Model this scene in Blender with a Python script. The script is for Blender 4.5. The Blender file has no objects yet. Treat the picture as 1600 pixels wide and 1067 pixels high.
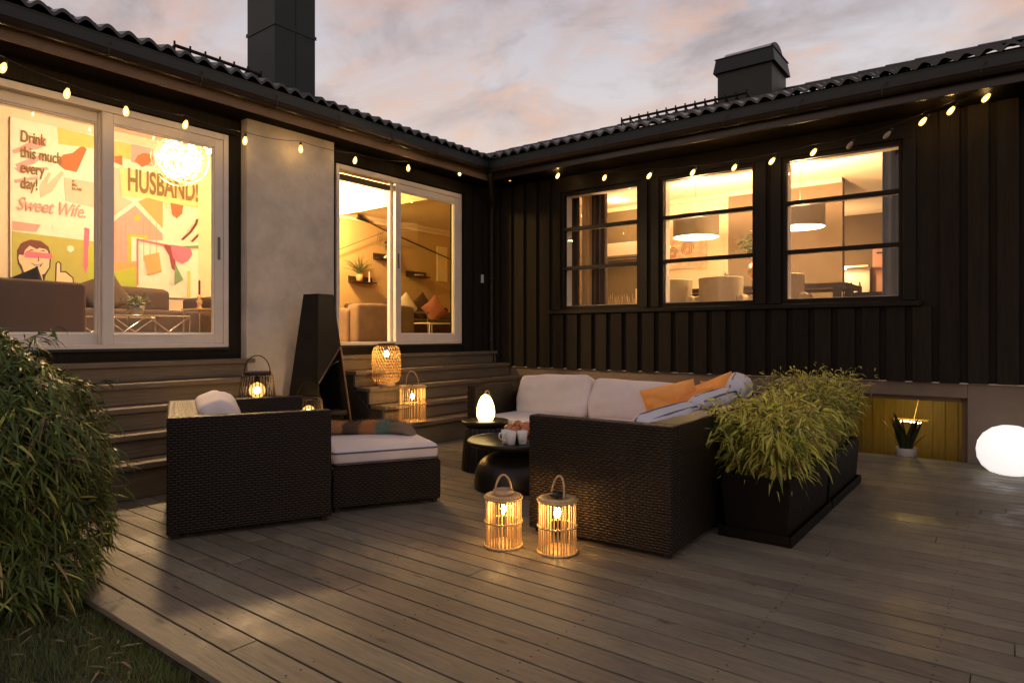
import bpy, bmesh, math, random
from mathutils import Vector, Matrix, noise
random.seed(7)
R = math.radians
SC = bpy.context.scene
COL = SC.collection
PI = math.pi

# ------------------------------------------------------------------ materials
def mat(name, col, rough=.6, metal=0., spec=.5, emit=None, estr=0., var=0., vscale=8., bump=0., bscale=60., island=0., stretch=None, hue2=None, trans=0., coat=0.):
    m = bpy.data.materials.new(name); m.use_nodes = True
    nt = m.node_tree; p = nt.nodes['Principled BSDF']; L = nt.links.new
    p.inputs['Base Color'].default_value = (*col, 1); p.inputs['Roughness'].default_value = rough
    p.inputs['Metallic'].default_value = metal; p.inputs['Specular IOR Level'].default_value = spec
    if coat: p.inputs['Coat Weight'].default_value = coat
    if emit:
        p.inputs['Emission Color'].default_value = (*emit, 1); p.inputs['Emission Strength'].default_value = estr
    tc = nt.nodes.new('ShaderNodeTexCoord'); vec = tc.outputs['Object']
    if stretch:
        mp = nt.nodes.new('ShaderNodeMapping'); mp.inputs['Scale'].default_value = stretch
        L(vec, mp.inputs['Vector']); vec = mp.outputs['Vector']
    cur = None
    if var or hue2:
        n = nt.nodes.new('ShaderNodeTexNoise'); n.inputs['Scale'].default_value = vscale; n.inputs['Detail'].default_value = 6
        n.inputs['Roughness'].default_value = .65
        L(vec, n.inputs['Vector'])
        r = nt.nodes.new('ShaderNodeValToRGB'); r.color_ramp.elements[0].position = .32; r.color_ramp.elements[1].position = .68
        c2 = hue2 or tuple(min(1, c * (1 + var)) for c in col)
        c1 = tuple(c * (1 - var) for c in col)
        r.color_ramp.elements[0].color = (*c1, 1); r.color_ramp.elements[1].color = (*c2, 1)
        L(n.outputs['Fac'], r.inputs['Fac']); cur = r.outputs['Color']
        mr = nt.nodes.new('ShaderNodeMapRange'); mr.inputs['To Min'].default_value = max(.05, rough - .12); mr.inputs['To Max'].default_value = min(1, rough + .12)
        L(n.outputs['Fac'], mr.inputs['Value']); L(mr.outputs['Result'], p.inputs['Roughness'])
    if island:
        g = nt.nodes.new('ShaderNodeNewGeometry')
        hs = nt.nodes.new('ShaderNodeHueSaturation')
        mr2 = nt.nodes.new('ShaderNodeMapRange'); mr2.inputs['To Min'].default_value = 1 - island; mr2.inputs['To Max'].default_value = 1 + island
        L(g.outputs['Random Per Island'], mr2.inputs['Value']); L(mr2.outputs['Result'], hs.inputs['Value'])
        mr3 = nt.nodes.new('ShaderNodeMapRange'); mr3.inputs['To Min'].default_value = .5 - island * .06; mr3.inputs['To Max'].default_value = .5 + island * .04
        L(g.outputs['Random Per Island'], mr3.inputs['Value']); L(mr3.outputs['Result'], hs.inputs['Hue'])
        if cur is not None: L(cur, hs.inputs['Color'])
        else: hs.inputs['Color'].default_value = (*col, 1)
        cur = hs.outputs['Color']
    if cur is not None: L(cur, p.inputs['Base Color'])
    if bump:
        n2 = nt.nodes.new('ShaderNodeTexNoise'); n2.inputs['Scale'].default_value = bscale; n2.inputs['Detail'].default_value = 4
        L(vec, n2.inputs['Vector'])
        b = nt.nodes.new('ShaderNodeBump'); b.inputs['Strength'].default_value = bump; b.inputs['Distance'].default_value = .01
        L(n2.outputs['Fac'], b.inputs['Height']); L(b.outputs['Normal'], p.inputs['Normal'])
    if trans:
        tr = nt.nodes.new('ShaderNodeBsdfTranslucent'); mx = nt.nodes.new('ShaderNodeMixShader'); mx.inputs['Fac'].default_value = trans
        if cur is not None: L(cur, tr.inputs['Color'])
        else: tr.inputs['Color'].default_value = (*col, 1)
        L(p.outputs['BSDF'], mx.inputs[1]); L(tr.outputs['BSDF'], mx.inputs[2]); L(mx.outputs['Shader'], nt.nodes['Material Output'].inputs['Surface'])
    return m

def M_(nt, op, a, b=None):
    n = nt.nodes.new('ShaderNodeMath'); n.operation = op
    for i, v in enumerate((a, b)):
        if v is None: continue
        if isinstance(v, (int, float)): n.inputs[i].default_value = v
        else: nt.links.new(v, n.inputs[i])
    return n.outputs[0]

def weave_mat(name, dark, light, cu, cv, rough=.45, strength=.9, axis='UV', soft=.5, dist=.006):
    m = bpy.data.materials.new(name); m.use_nodes = True
    nt = m.node_tree; p = nt.nodes['Principled BSDF']; L = nt.links.new
    tc = nt.nodes.new('ShaderNodeTexCoord'); sp = nt.nodes.new('ShaderNodeSeparateXYZ')
    nz = nt.nodes.new('ShaderNodeTexNoise'); nz.inputs['Scale'].default_value = 9; nz.inputs['Detail'].default_value = 3
    L(tc.outputs['UV'], nz.inputs['Vector'])
    L(tc.outputs['UV'], sp.inputs[0])
    wob = M_(nt, 'MULTIPLY', M_(nt, 'SUBTRACT', nz.outputs['Fac'], .5), cv * .9)
    u = M_(nt, 'DIVIDE', M_(nt, 'ADD', sp.outputs['X'], wob), cu); v = M_(nt, 'DIVIDE', M_(nt, 'ADD', sp.outputs['Y'], wob), cv)
    row = M_(nt, 'FLOOR', v)
    par = M_(nt, 'MULTIPLY', M_(nt, 'MODULO', row, 2), .5)
    s = M_(nt, 'ABSOLUTE', M_(nt, 'SINE', M_(nt, 'MULTIPLY', M_(nt, 'ADD', u, par), PI)))
    t = M_(nt, 'ABSOLUTE', M_(nt, 'SINE', M_(nt, 'MULTIPLY', v, PI)))
    h = M_(nt, 'MULTIPLY', M_(nt, 'POWER', s, soft), M_(nt, 'POWER', t, .6))
    rp = nt.nodes.new('ShaderNodeValToRGB'); rp.color_ramp.elements[0].color = (*dark, 1); rp.color_ramp.elements[1].color = (*light, 1)
    rp.color_ramp.elements[0].position = .25; rp.color_ramp.elements[1].position = .95
    n2 = nt.nodes.new('ShaderNodeTexNoise'); n2.inputs['Scale'].default_value = 40
    L(tc.outputs['UV'], n2.inputs['Vector'])
    L(M_(nt, 'MULTIPLY', h, M_(nt, 'ADD', M_(nt, 'MULTIPLY', n2.outputs['Fac'], .8), .6)), rp.inputs['Fac']); L(rp.outputs['Color'], p.inputs['Base Color'])
    b = nt.nodes.new('ShaderNodeBump'); b.inputs['Strength'].default_value = strength; b.inputs['Distance'].default_value = dist
    L(h, b.inputs['Height']); L(b.outputs['Normal'], p.inputs['Normal'])
    p.inputs['Roughness'].default_value = rough; p.inputs['Specular IOR Level'].default_value = .26
    return m

def glass_mat(name, tint=(1, 1, 1)):
    m = bpy.data.materials.new(name); m.use_nodes = True
    nt = m.node_tree; nt.nodes.remove(nt.nodes['Principled BSDF']); L = nt.links.new
    t = nt.nodes.new('ShaderNodeBsdfTransparent'); t.inputs['Color'].default_value = (*tint, 1)
    g = nt.nodes.new('ShaderNodeBsdfGlossy'); g.inputs['Roughness'].default_value = .01
    f = nt.nodes.new('ShaderNodeFresnel'); f.inputs['IOR'].default_value = 1.45
    ge = nt.nodes.new('ShaderNodeNewGeometry'); ff = M_(nt, 'MULTIPLY', f.outputs[0], M_(nt, 'SUBTRACT', 1., ge.outputs['Backfacing']))
    mx = nt.nodes.new('ShaderNodeMixShader'); L(ff, mx.inputs[0]); L(t.outputs[0], mx.inputs[1]); L(g.outputs[0], mx.inputs[2])
    L(mx.outputs[0], nt.nodes['Material Output'].inputs['Surface'])
    return m

def deck_mat():
    m = bpy.data.materials.new('weathered_deck_wood'); m.use_nodes = True
    nt = m.node_tree; p = nt.nodes['Principled BSDF']; L = nt.links.new
    tc = nt.nodes.new('ShaderNodeTexCoord'); g = nt.nodes.new('ShaderNodeNewGeometry')
    off = nt.nodes.new('ShaderNodeVectorMath'); off.operation = 'ADD'
    cb = nt.nodes.new('ShaderNodeCombineXYZ'); L(M_(nt, 'MULTIPLY', g.outputs['Random Per Island'], 37.), cb.inputs['X'])
    L(tc.outputs['Object'], off.inputs[0]); L(cb.outputs[0], off.inputs[1])
    mp = nt.nodes.new('ShaderNodeMapping'); mp.inputs['Scale'].default_value = (1.6, 26, 26); L(off.outputs[0], mp.inputs['Vector'])
    gr = nt.nodes.new('ShaderNodeTexNoise'); gr.inputs['Scale'].default_value = 3; gr.inputs['Detail'].default_value = 8; gr.inputs['Roughness'].default_value = .7; gr.inputs['Distortion'].default_value = 1.2
    L(mp.outputs[0], gr.inputs['Vector'])
    big = nt.nodes.new('ShaderNodeTexNoise'); big.inputs['Scale'].default_value = 1.1; big.inputs['Detail'].default_value = 5; L(tc.outputs['Object'], big.inputs['Vector'])
    rp = nt.nodes.new('ShaderNodeValToRGB'); e = rp.color_ramp.elements
    e[0].position = .28; e[0].color = DK0; e[1].position = .75; e[1].color = DK1
    L(gr.outputs['Fac'], rp.inputs['Fac'])
    hs = nt.nodes.new('ShaderNodeHueSaturation'); L(rp.outputs[0], hs.inputs['Color'])
    L(M_(nt, 'ADD', M_(nt, 'MULTIPLY', g.outputs['Random Per Island'], .32), M_(nt, 'ADD', M_(nt, 'MULTIPLY', big.outputs['Fac'], 1.3), .20)), hs.inputs['Value'])
    L(M_(nt, 'ADD', M_(nt, 'MULTIPLY', g.outputs['Random Per Island'], .03), .485), hs.inputs['Hue'])
    # knots: sparse dark spots stretched along the grain
    kp = nt.nodes.new('ShaderNodeMapping'); kp.inputs['Scale'].default_value = (2.6, 9, 9); L(off.outputs[0], kp.inputs['Vector'])
    vo = nt.nodes.new('ShaderNodeTexVoronoi'); vo.inputs['Scale'].default_value = 1.0; L(kp.outputs[0], vo.inputs['Vector'])
    kn = nt.nodes.new('ShaderNodeValToRGB'); kn.color_ramp.elements[0].position = .05; kn.color_ramp.elements[0].color = (.22, .18, .15, 1); kn.color_ramp.elements[1].position = .13; kn.color_ramp.elements[1].color = (1, 1, 1, 1)
    L(vo.outputs['Distance'], kn.inputs['Fac'])
    mul = nt.nodes.new('ShaderNodeMix'); mul.data_type = 'RGBA'; mul.blend_type = 'MULTIPLY'; mul.inputs['Factor'].default_value = .8
    L(hs.outputs[0], mul.inputs['A']); L(kn.outputs[0], mul.inputs['B']); L(mul.outputs['Result'], p.inputs['Base Color'])
    # damp patches are glossier
    wt = nt.nodes.new('ShaderNodeTexNoise'); wt.inputs['Scale'].default_value = 1.5; wt.inputs['Detail'].default_value = 7; wt.inputs['Roughness'].default_value = .65; L(tc.outputs['Object'], wt.inputs['Vector'])
    wr = nt.nodes.new('ShaderNodeMapRange'); wr.inputs['From Min'].default_value = .52; wr.inputs['From Max'].default_value = .64; wr.inputs['To Min'].default_value = .62; wr.inputs['To Max'].default_value = .31
    L(wt.outputs['Fac'], wr.inputs['Value']); L(wr.outputs[0], p.inputs['Roughness'])
    sm = nt.nodes.new('ShaderNodeTexNoise'); sm.inputs['Scale'].default_value = 130; sm.inputs['Detail'].default_value = 3; L(tc.outputs['Object'], sm.inputs['Vector'])
    b = nt.nodes.new('ShaderNodeBump'); b.inputs['Strength'].default_value = .55; b.inputs['Distance'].default_value = .004
    L(M_(nt, 'ADD', M_(nt, 'MULTIPLY', gr.outputs['Fac'], .8), M_(nt, 'MULTIPLY', sm.outputs['Fac'], .35)), b.inputs['Height']); L(b.outputs[0], p.inputs['Normal'])
    p.inputs['Specular IOR Level'].default_value = .45
    return m
DK0 = (.084, .071, .052, 1); DK1 = (.225, .195, .147, 1)

WARM = (1, .59, .25)
MT = dict(
    deck=deck_mat(),
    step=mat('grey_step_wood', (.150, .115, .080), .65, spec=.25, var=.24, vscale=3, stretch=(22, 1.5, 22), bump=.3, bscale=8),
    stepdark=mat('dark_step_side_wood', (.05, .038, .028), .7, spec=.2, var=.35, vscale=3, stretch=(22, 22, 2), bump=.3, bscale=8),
    wicker=weave_mat('dark_brown_wicker', (.0007, .0005, .0004), (.029, .0155, .0076), .040, .0152),
    cushion=mat('pale_lilac_cotton', (.66, .59, .585), .9, var=.06, vscale=4, bump=.12, bscale=220),
    cushblue=mat('pale_blue_grey_cotton', (.52, .52, .58), .9, var=.06, vscale=4, bump=.12, bscale=220),
    piping=mat('dark_blue_piping', (.10, .10, .14), .8),
    orange=mat('orange_cotton', (.80, .345, .085), .9, var=.10, vscale=5, bump=.15, bscale=200),
    orange2=mat('burnt_orange_cotton', (.72, .265, .065), .9, var=.10, vscale=5, bump=.15, bscale=200),
    black=mat('black_stained_cladding', (.0195, .0155, .0118), .6, spec=.06, var=.22, vscale=2.5, stretch=(14, 14, 1.0), bump=.35, bscale=7, island=.15),
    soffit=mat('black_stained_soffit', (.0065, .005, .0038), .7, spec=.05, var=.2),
    olive=mat('olive_grey_wall', (.17, .13, .075), .9, var=.08),
    trim=mat('black_painted_trim', (.0115, .009, .0068), .5, spec=.12, var=.2, vscale=6, bump=.1, bscale=40),
    tile=mat('dark_glazed_roof_tile', (.014, .015, .016), .30, var=.35, vscale=5, bump=.15, bscale=40),
    fascia=mat('dark_grey_eave_flashing', (.030, .034, .037), .55, spec=.2, var=.12, vscale=3),
    brownboard=mat('brown_fascia_board', (.17, .10, .052), .55, var=.2, vscale=4),
    gutter=mat('dark_brown_steel_gutter', (.022, .015, .011), .32, spec=.35, var=.15, vscale=5),
    plaster=mat('grey_rough_plaster', (.50, .445, .39), .85, var=.20, vscale=2.6, bump=.55, bscale=35),
    found=mat('taupe_painted_plinth', (.18, .135, .10), .8, spec=.2, var=.14, vscale=2.5, bump=.35, bscale=30),
    chim=mat('dark_sheet_metal_chimney', (.024, .029, .029), .5, spec=.2, var=.12, vscale=2.5),
    chimcap=mat('galvanised_vent_hood', (.42, .44, .46), .35, metal=.6, var=.1),
    white=mat('white_painted_frame', (.62, .56, .52), .4, var=.05, vscale=6),
    inwhite=mat('white_inner_frame', (.80, .74, .66), .5),
    glass=glass_mat('window_glass'), glass2=glass_mat('tinted_double_glass', (.80, .80, .66)),
    handle=mat('grey_metal_handle', (.12, .12, .13), .35, metal=.7),
    wall=mat('cream_room_wall', (.76, .60, .43), .9, var=.03, vscale=2),
    ochre=mat('ochre_room_wall', (.54, .37, .17), .9, var=.05, vscale=2),
    ceil=mat('white_ceiling', (.80, .70, .58), .9),
    floor=mat('oak_room_floor', (.20, .12, .06), .5, var=.25, vscale=4),
    darkwall=mat('dark_taupe_wall', (.15, .108, .068), .85, var=.12, vscale=2.5),
    metalblk=mat('black_sheet_steel', (.0135, .0115, .0100), .5, metal=.0, spec=.15, var=.3, vscale=5, bump=.05),
    pitedge=mat('rusty_steel_edge', (.16, .09, .05), .5, metal=.4, var=.3),
    soot=mat('sooty_inner_steel', (.012, .010, .009), .9),
    wire=mat('dark_bronze_wire', (.035, .022, .014), .4, metal=.6),
    bamboo=mat('natural_bamboo_cane', (.56, .38, .17), .5, var=.22, vscale=14, bump=.1),
    bamboodk=mat('woven_split_bamboo', (.50, .32, .13), .55, var=.25, vscale=18),
    cork=mat('pale_wood_ring', (.50, .33, .19), .6, var=.15, vscale=30),
    bulb=mat('lit_filament_bulb', (1, .8, .5), .4, emit=(1, .56, .17), estr=230),
    bulbglass=mat('frosted_glowing_globe', (1, .7, .4), .4, emit=(1, .50, .12), estr=7),
    filament=mat('lit_filament', (1, .8, .5), .4, emit=(1, .58, .18), estr=430),
    strbulb=mat('lit_string_bulb', (1, .85, .6), .4, emit=(1, .62, .22), estr=30),
    offbulb=mat('unlit_string_bulb', (.35, .28, .25), .3),
    egg=mat('glowing_egg_lamp_glass', (1, .9, .7), .4, emit=(1, .66, .22), estr=5),
    globe=mat('glowing_white_globe', (.9, .9, .9), .4, emit=(1, .97, .93), estr=.66),
    tblack=mat('black_painted_metal_table', (.014, .0105, .0075), .38, var=.2, vscale=7, spec=.35),
    cable=mat('black_cable', (.012, .012, .012), .5),
    leafA=mat('bamboo_leaf_green', (.075, .105, .018), .45, island=.6, trans=.25, spec=.35),
    leafB=mat('bamboo_leaf_yellow_green', (.56, .54, .105), .5, island=.45, trans=.42, spec=.35),
    stem=mat('bamboo_stem', (.16, .11, .04), .6, island=.3),
    leafD=mat('dried_bamboo_leaf', (.36, .25, .10), .6, island=.5, trans=.3),
    leafE=mat('bamboo_leaf_olive_green', (.40, .40, .085), .5, island=.5, trans=.4),
    soil=mat('dark_soil', (.03, .02, .013), .95, var=.4, vscale=30, bump=.6),
    planter=mat('dark_brown_plastic_planter', (.0075, .005, .0036), .6, spec=.12, var=.2, vscale=10, bump=.15, bscale=70),
    lawn=mat('lawn_soil', (.030, .028, .012), .95, var=.4, vscale=12, bump=.6, bscale=50),
    ground=mat('dark_ground', (.035, .032, .02), .95, var=.3, vscale=2),
    blade=mat('grass_blade', (.10, .125, .030), .6, island=.6, trans=.2),
    litter=mat('dry_bamboo_litter', (.14, .10, .05), .7, island=.5),
    mug=mat('white_glazed_mug', (.74, .74, .74), .25, spec=.6),
    apple=mat('red_apple_skin', (.42, .075, .045), .35, hue2=(.62, .25, .10), vscale=14, var=.4),
    bowl=mat('brown_wood_bowl', (.12, .06, .03), .45, var=.2),
    sofabr=mat('brown_sofa_fabric', (.080, .035, .014), .9, var=.12, vscale=5, bump=.12, bscale=160),
    sofadk=mat('dark_brown_sofa_fabric', (.055, .029, .016), .9, var=.15, vscale=6, bump=.12, bscale=160),
    sofatan=mat('tan_velvet', (.25, .15, .07), .8, var=.22, vscale=4),
    linen=mat('beige_chair_fabric', (.40, .32, .21), .9, var=.08, vscale=20, bump=.1, bscale=160),
    blkfab=mat('black_cushion_fabric', (.02, .016, .014), .9),
    pinkfab=mat('dusty_pink_fabric', (.42, .17, .13), .9), whtfab=mat('white_cushion_fabric', (.72, .62, .56), .9),
    steel=mat('polished_steel', (.55, .52, .48), .2, metal=.9),
    woodtop=mat('pale_wood_top', (.50, .34, .19), .5, var=.15, vscale=10), wooddk=mat('dark_wood', (.035, .02, .012), .45, var=.2),
    curtain=mat('dark_brown_curtain', (.055, .036, .024), .9, var=.15), sheer=mat('beige_sheer_curtain', (.52, .40, .22), .9, trans=.4), curtdaylit=mat('daylight_tinted_curtain', (.085, .105, .15), .85, trans=.1),
    shade=mat('grey_glitter_lampshade', (.20, .165, .115), .55, var=.45, vscale=120), shadein=mat('white_lampshade_lining', (.85, .8, .7), .8, emit=(1, .78, .45), estr=1.3),
    diff=mat('lit_lamp_diffuser', (1, .9, .7), .5, emit=(1, .78, .44), estr=8), chanbulb=mat('chandelier_bulb', (1, .9, .6), .4, emit=(1, .72, .34), estr=45),
    goldwire=mat('golden_wire', (.75, .52, .22), .3, metal=.8),
    rug_a=mat('wool_brown', (.25, .12, .06), .95, var=.15, vscale=40),
    leafC=mat('house_plant_leaf', (.075, .10, .02), .45, island=.4, trans=.15), snake=mat('snake_plant_leaf', (.030, .040, .014), .4, var=.5, vscale=25, stretch=(1, 1, 6)),
    pot=mat('ribbed_white_pot', (.58, .52, .45), .6), potbr=mat('tan_pot', (.45, .27, .12), .6), vase=mat('bronze_ball_vase', (.22, .13, .05), .3, metal=.7),
    petal=mat('cream_flower_petal', (.75, .68, .50), .7), panel=mat('yellow_pine_panelling', (.30, .215, .040), .5, var=.2, vscale=3, stretch=(16, 16, 1.2)),
    frameart=mat('pink_floral_print', (.66, .34, .26), .8, hue2=(.80, .62, .42), vscale=7, var=.2), art2=mat('pale_picture_print', (.78, .64, .40), .8), acw=mat('white_plastic_housing', (.78, .70, .58), .5),
    pinkboard=mat('pink_chopping_board', (.55, .30, .24), .6), bottle=mat('dark_glass_bottle', (.02, .015, .01), .15),
    brick=mat('sensor_white_plastic', (.6, .58, .55), .5), strip=mat('pale_vent_mesh', (.75, .70, .64), .4),
)
ART = dict(pale=(.80, .73, .60), mustard=(.75, .52, .14), pinkish=(.76, .34, .33), rust=(.42, .13, .035), blush=(.78, .50, .38), salmon=(.74, .32, .28), olive=(.42, .38, .08),
           rose=(.74, .15, .24), lime=(.40, .44, .04), ink=(.05, .02, .015), skin=(.80, .55, .35), hair=(.14, .035, .02), straw=(.80, .65, .28), orange=(.74, .34, .12), teal=(.16, .26, .14), wine=(.22, .04, .04), bark=(.20, .12, .03))
for k, c in ART.items(): MT['art_' + k] = mat('mural_paint_' + k, c, .8, var=.05, vscale=9)

# ------------------------------------------------------------------ mesh builder
class MB:
    def __init__(s): s.v = []; s.f = []; s.sm = []; s.M = Matrix.Identity(4)
    def _add(s, vs, fs, smooth=False):
        o = len(s.v); s.v += [tuple(s.M @ Vector(p)) for p in vs]
        s.f += [tuple(i + o for i in f) for f in fs]; s.sm += [smooth] * len(fs); return s
    def box(s, x0, x1, y0, y1, z0, z1):
        vs = [(x, y, z) for z in (z0, z1) for y in (y0, y1) for x in (x0, x1)]
        return s._add(vs, [(0, 2, 3, 1), (4, 5, 7, 6), (0, 1, 5, 4), (2, 6, 7, 3), (0, 4, 6, 2), (1, 3, 7, 5)])
    def prism(s, poly, h0, h1, axis='z'):
        """polygon (a,b) extruded along axis"""
        n = len(poly)
        def P(a, b, h): return (a, b, h) if axis == 'z' else ((a, h, b) if axis == 'y' else (h, a, b))
        vs = [P(a, b, h0) for a, b in poly] + [P(a, b, h1) for a, b in poly]
        fs = [tuple(range(n))[::-1], tuple(range(n, 2 * n))] + [(i, (i + 1) % n, n + (i + 1) % n, n + i) for i in range(n)]
        return s._add(vs, fs)
    def tube(s, pts, r, n=6, closed=False, caps=True):
        pts = [Vector(p) for p in pts]; k = len(pts); vs = []; fs = []
        rr = r if isinstance(r, (list, tuple)) else [r] * k
        up = None
        for i, p in enumerate(pts):
            a = pts[(i - 1) % k] if (closed or i > 0) else p; b = pts[(i + 1) % k] if (closed or i < k - 1) else p
            t = (b - a).normalized()
            if up is None: up = Vector((0, 0, 1)) if abs(t.z) < .9 else Vector((1, 0, 0))
            x = t.cross(up)
            if x.length < 1e-5: x = t.orthogonal()
            x.normalize(); up = x.cross(t).normalized(); y = up
            for j in range(n):
                an = 2 * PI * j / n; vs.append(p + (x * math.cos(an) + y * math.sin(an)) * rr[i])
        m = k if closed else k - 1
        for i in range(m):
            for j in range(n):
                a = i * n + j; b = i * n + (j + 1) % n; c = ((i + 1) % k) * n + (j + 1) % n; d = ((i + 1) % k) * n + j
                fs.append((a, b, c, d))
        s._add(vs, fs, n > 4)
        if caps and not closed: s._add([tuple(v) for v in vs[:n]], [tuple(range(n))[::-1]]); s._add([tuple(v) for v in vs[-n:]], [tuple(range(n))])
        return s
    def lathe(s, prof, n=32, c=(0, 0, 0), flute=None, smooth=True, caps=True):
        vs = []; fs = []; k = len(prof)
        for r, z in prof:
            for j in range(n):
                a = 2 * PI * j / n; q = r * (flute(j) if flute else 1)
                vs.append((c[0] + q * math.cos(a), c[1] + q * math.sin(a), c[2] + z))
        for i in range(k - 1):
            for j in range(n): fs.append((i * n + j, i * n + (j + 1) % n, (i + 1) * n + (j + 1) % n, (i + 1) * n + j))
        if caps and prof[0][0] > 1e-4: fs.append(tuple(range(n))[::-1])
        if caps and prof[-1][0] > 1e-4: fs.append(tuple(range((k - 1) * n, k * n)))
        return s._add(vs, fs, smooth)
    def ball(s, c, rx, ry=None, rz=None, n=16, m=10, rot=None):
        ry = ry or rx; rz = rz or rx; vs = []; fs = []
        for i in range(m + 1):
            th = PI * i / m
            for j in range(n):
                p = Vector((rx * math.sin(th) * math.cos(2 * PI * j / n), ry * math.sin(th) * math.sin(2 * PI * j / n), -rz * math.cos(th)))
                if rot: p = rot @ p
                vs.append(p + Vector(c))
        for i in range(m):
            for j in range(n): fs.append((i * n + j, i * n + (j + 1) % n, (i + 1) * n + (j + 1) % n, (i + 1) * n + j))
        return s._add(vs, fs, True)
    def grid(s, fn, nu, nv, smooth=True):
        vs = [fn(i / nu, j / nv) for j in range(nv + 1) for i in range(nu + 1)]
        fs = [(j * (nu + 1) + i, j * (nu + 1) + i + 1, (j + 1) * (nu + 1) + i + 1, (j + 1) * (nu + 1) + i) for j in range(nv) for i in range(nu)]
        return s._add(vs, fs, smooth)
    def leaf(s, base, d, nrm, L, w, droop=.3):
        """a lance-shaped leaf: two folded quads and a tip"""
        d = d.normalized(); side = d.cross(nrm)
        if side.length < 1e-4: side = d.orthogonal()
        side.normalize(); dn = Vector((0, 0, -1))
        p0 = base; p1 = base + d * L * .35 + dn * droop * L * .10; p2 = base + d * L * .7 + dn * droop * L * .35; p3 = base + d * L * .95 + dn * droop * L * .75
        vs = [p0, p1 - side * w * .5, p1 + side * w * .5, p2 - side * w * .38, p2 + side * w * .38, p3]
        return s._add(vs, [(0, 1, 2), (1, 3, 4, 2), (3, 5, 4)], True)
    def build(s, name, m, parent=None, bevel=0., seg=2, loc=None, sub=0):
        me = bpy.data.meshes.new(name); me.from_pydata([tuple(v) for v in s.v], [], s.f)
        me.polygons.foreach_set('use_smooth', s.sm)
        uv = me.uv_layers.new(name='UVMap'); buf = [0.0] * (2 * len(me.loops))
        for p in me.polygons:
            nn = p.normal; ax = max(range(3), key=lambda i: abs(nn[i]))
            for li in p.loop_indices:
                co = me.vertices[me.loops[li].vertex_index].co
                a, b = ((co.y, co.z), (co.x, co.z), (co.x, co.y))[ax]
                buf[2 * li] = a; buf[2 * li + 1] = b
        uv.data.foreach_set('uv', buf)
        me.materials.append(MT[m] if isinstance(m, str) else m)
        o = bpy.data.objects.new(name, me); COL.objects.link(o)
        if parent: o.parent = parent
        if loc is not None: o.location = loc
        if bevel:
            b = o.modifiers.new('bevel', 'BEVEL'); b.width = bevel; b.segments = seg; b.limit_method = 'ANGLE'; b.angle_limit = R(40)
            b.harden_normals = False
        return o

def thing(name, label, cat, loc=(0, 0, 0), rz=0., group=None):
    o = bpy.data.objects.new(name, None); o.empty_display_size = .1; COL.objects.link(o)
    o.location = loc; o.rotation_euler = (0, 0, rz); o['label'] = label; o['category'] = cat
    if group: o['group'] = group
    return o
def tag(o, label, cat, group=None):
    o['label'] = label; o['category'] = cat
    if group: o['group'] = group
    return o
def kind(o, k): o['kind'] = k; return o
def copy_tree(o, parent=None):
    c = o.copy(); COL.objects.link(c)
    if parent: c.parent = parent
    for ch in list(o.children): copy_tree(ch, c)
    return c
def lamp(name, parent, loc, watts, col=WARM, size=.08):
    l = bpy.data.lights.new(name, 'POINT'); l.energy = watts; l.color = col; l.shadow_soft_size = size
    o = bpy.data.objects.new(name, l); COL.objects.link(o); o.location = loc
    if parent: o.parent = parent
    return o
def text_mesh(name, body, size, m, parent, M, extrude=.002, shear=0., bold=0., spacing=1., sx=1.):
    c = bpy.data.curves.new(name, 'FONT'); c.body = body; c.size = size; c.extrude = extrude; c.shear = shear; c.offset = bold; c.space_character = spacing; c.space_line = .95
    t = bpy.data.objects.new(name + '_tmp', c); COL.objects.link(t)
    dg = bpy.context.evaluated_depsgraph_get(); me = bpy.data.meshes.new_from_object(t.evaluated_get(dg))
    bpy.data.objects.remove(t); me.transform(Matrix.Diagonal((sx, 1, 1, 1))); me.transform(M); me.materials.clear(); me.materials.append(MT[m])
    o = bpy.data.objects.new(name, me); COL.objects.link(o); o.parent = parent; return o
def pillow(w, h, t, seed=0, pinch=.10, wr=.012, nu=44, power=.42):
    """soft cushion lying in the x-y plane, z thickness"""
    b = MB(); sd = Vector((seed * 3.7, seed * 1.9, seed))
    for sg in (1, -1):
        def fn(u, v, sg=sg):
            a = 2 * u - 1; c = 2 * v - 1
            ex = 2.0 if pinch > .1 else 3.0
            k = max(0., (1 - abs(a) ** ex) * (1 - abs(c) ** ex)) ** power
            x = a * w / 2 * (1 - pinch * (1 - c * c) * .5 * abs(a)); y = c * h / 2 * (1 - pinch * (1 - a * a) * .5 * abs(c))
            q = Vector((x * 4.2, y * 4.2, sg * .7)) + sd
            nz = noise.noise(q * .8) * wr * 1.7 + noise.noise(q * 2.2) * wr * .5
            g1 = Vector((x * 1.6 + y * 4 + seed, (x - y * .5) * 1.8, sg)); cr = wr * .9 * max(0, 1 - 2.6 * abs(noise.noise(g1))) * (.5 + .5 * noise.noise(q))
            return (x, y, sg * (k * t / 2 + (nz - cr) * min(1, k * 1.5)))
        b.grid(fn, nu, nu) if sg > 0 else b.grid(lambda u, v: fn(1 - u, v), nu, nu)
    return b
def edge_loop(w, h, pinch=.10, n=20):
    pts = []
    for (ax, s0) in (('x', -1), ('y', 1), ('x', 1), ('y', -1)):
        for i in range(n):
            tt = -1 + 2 * i / n
            a, c = {('x', -1): (tt, -1), ('y', 1): (1, tt), ('x', 1): (-tt, 1), ('y', -1): (-1, -tt)}[(ax, s0)]
            pts.append((a * w / 2 * (1 - pinch * (1 - c * c) * .5 * abs(a)), c * h / 2 * (1 - pinch * (1 - a * a) * .5 * abs(c)), 0))
    return pts
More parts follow.
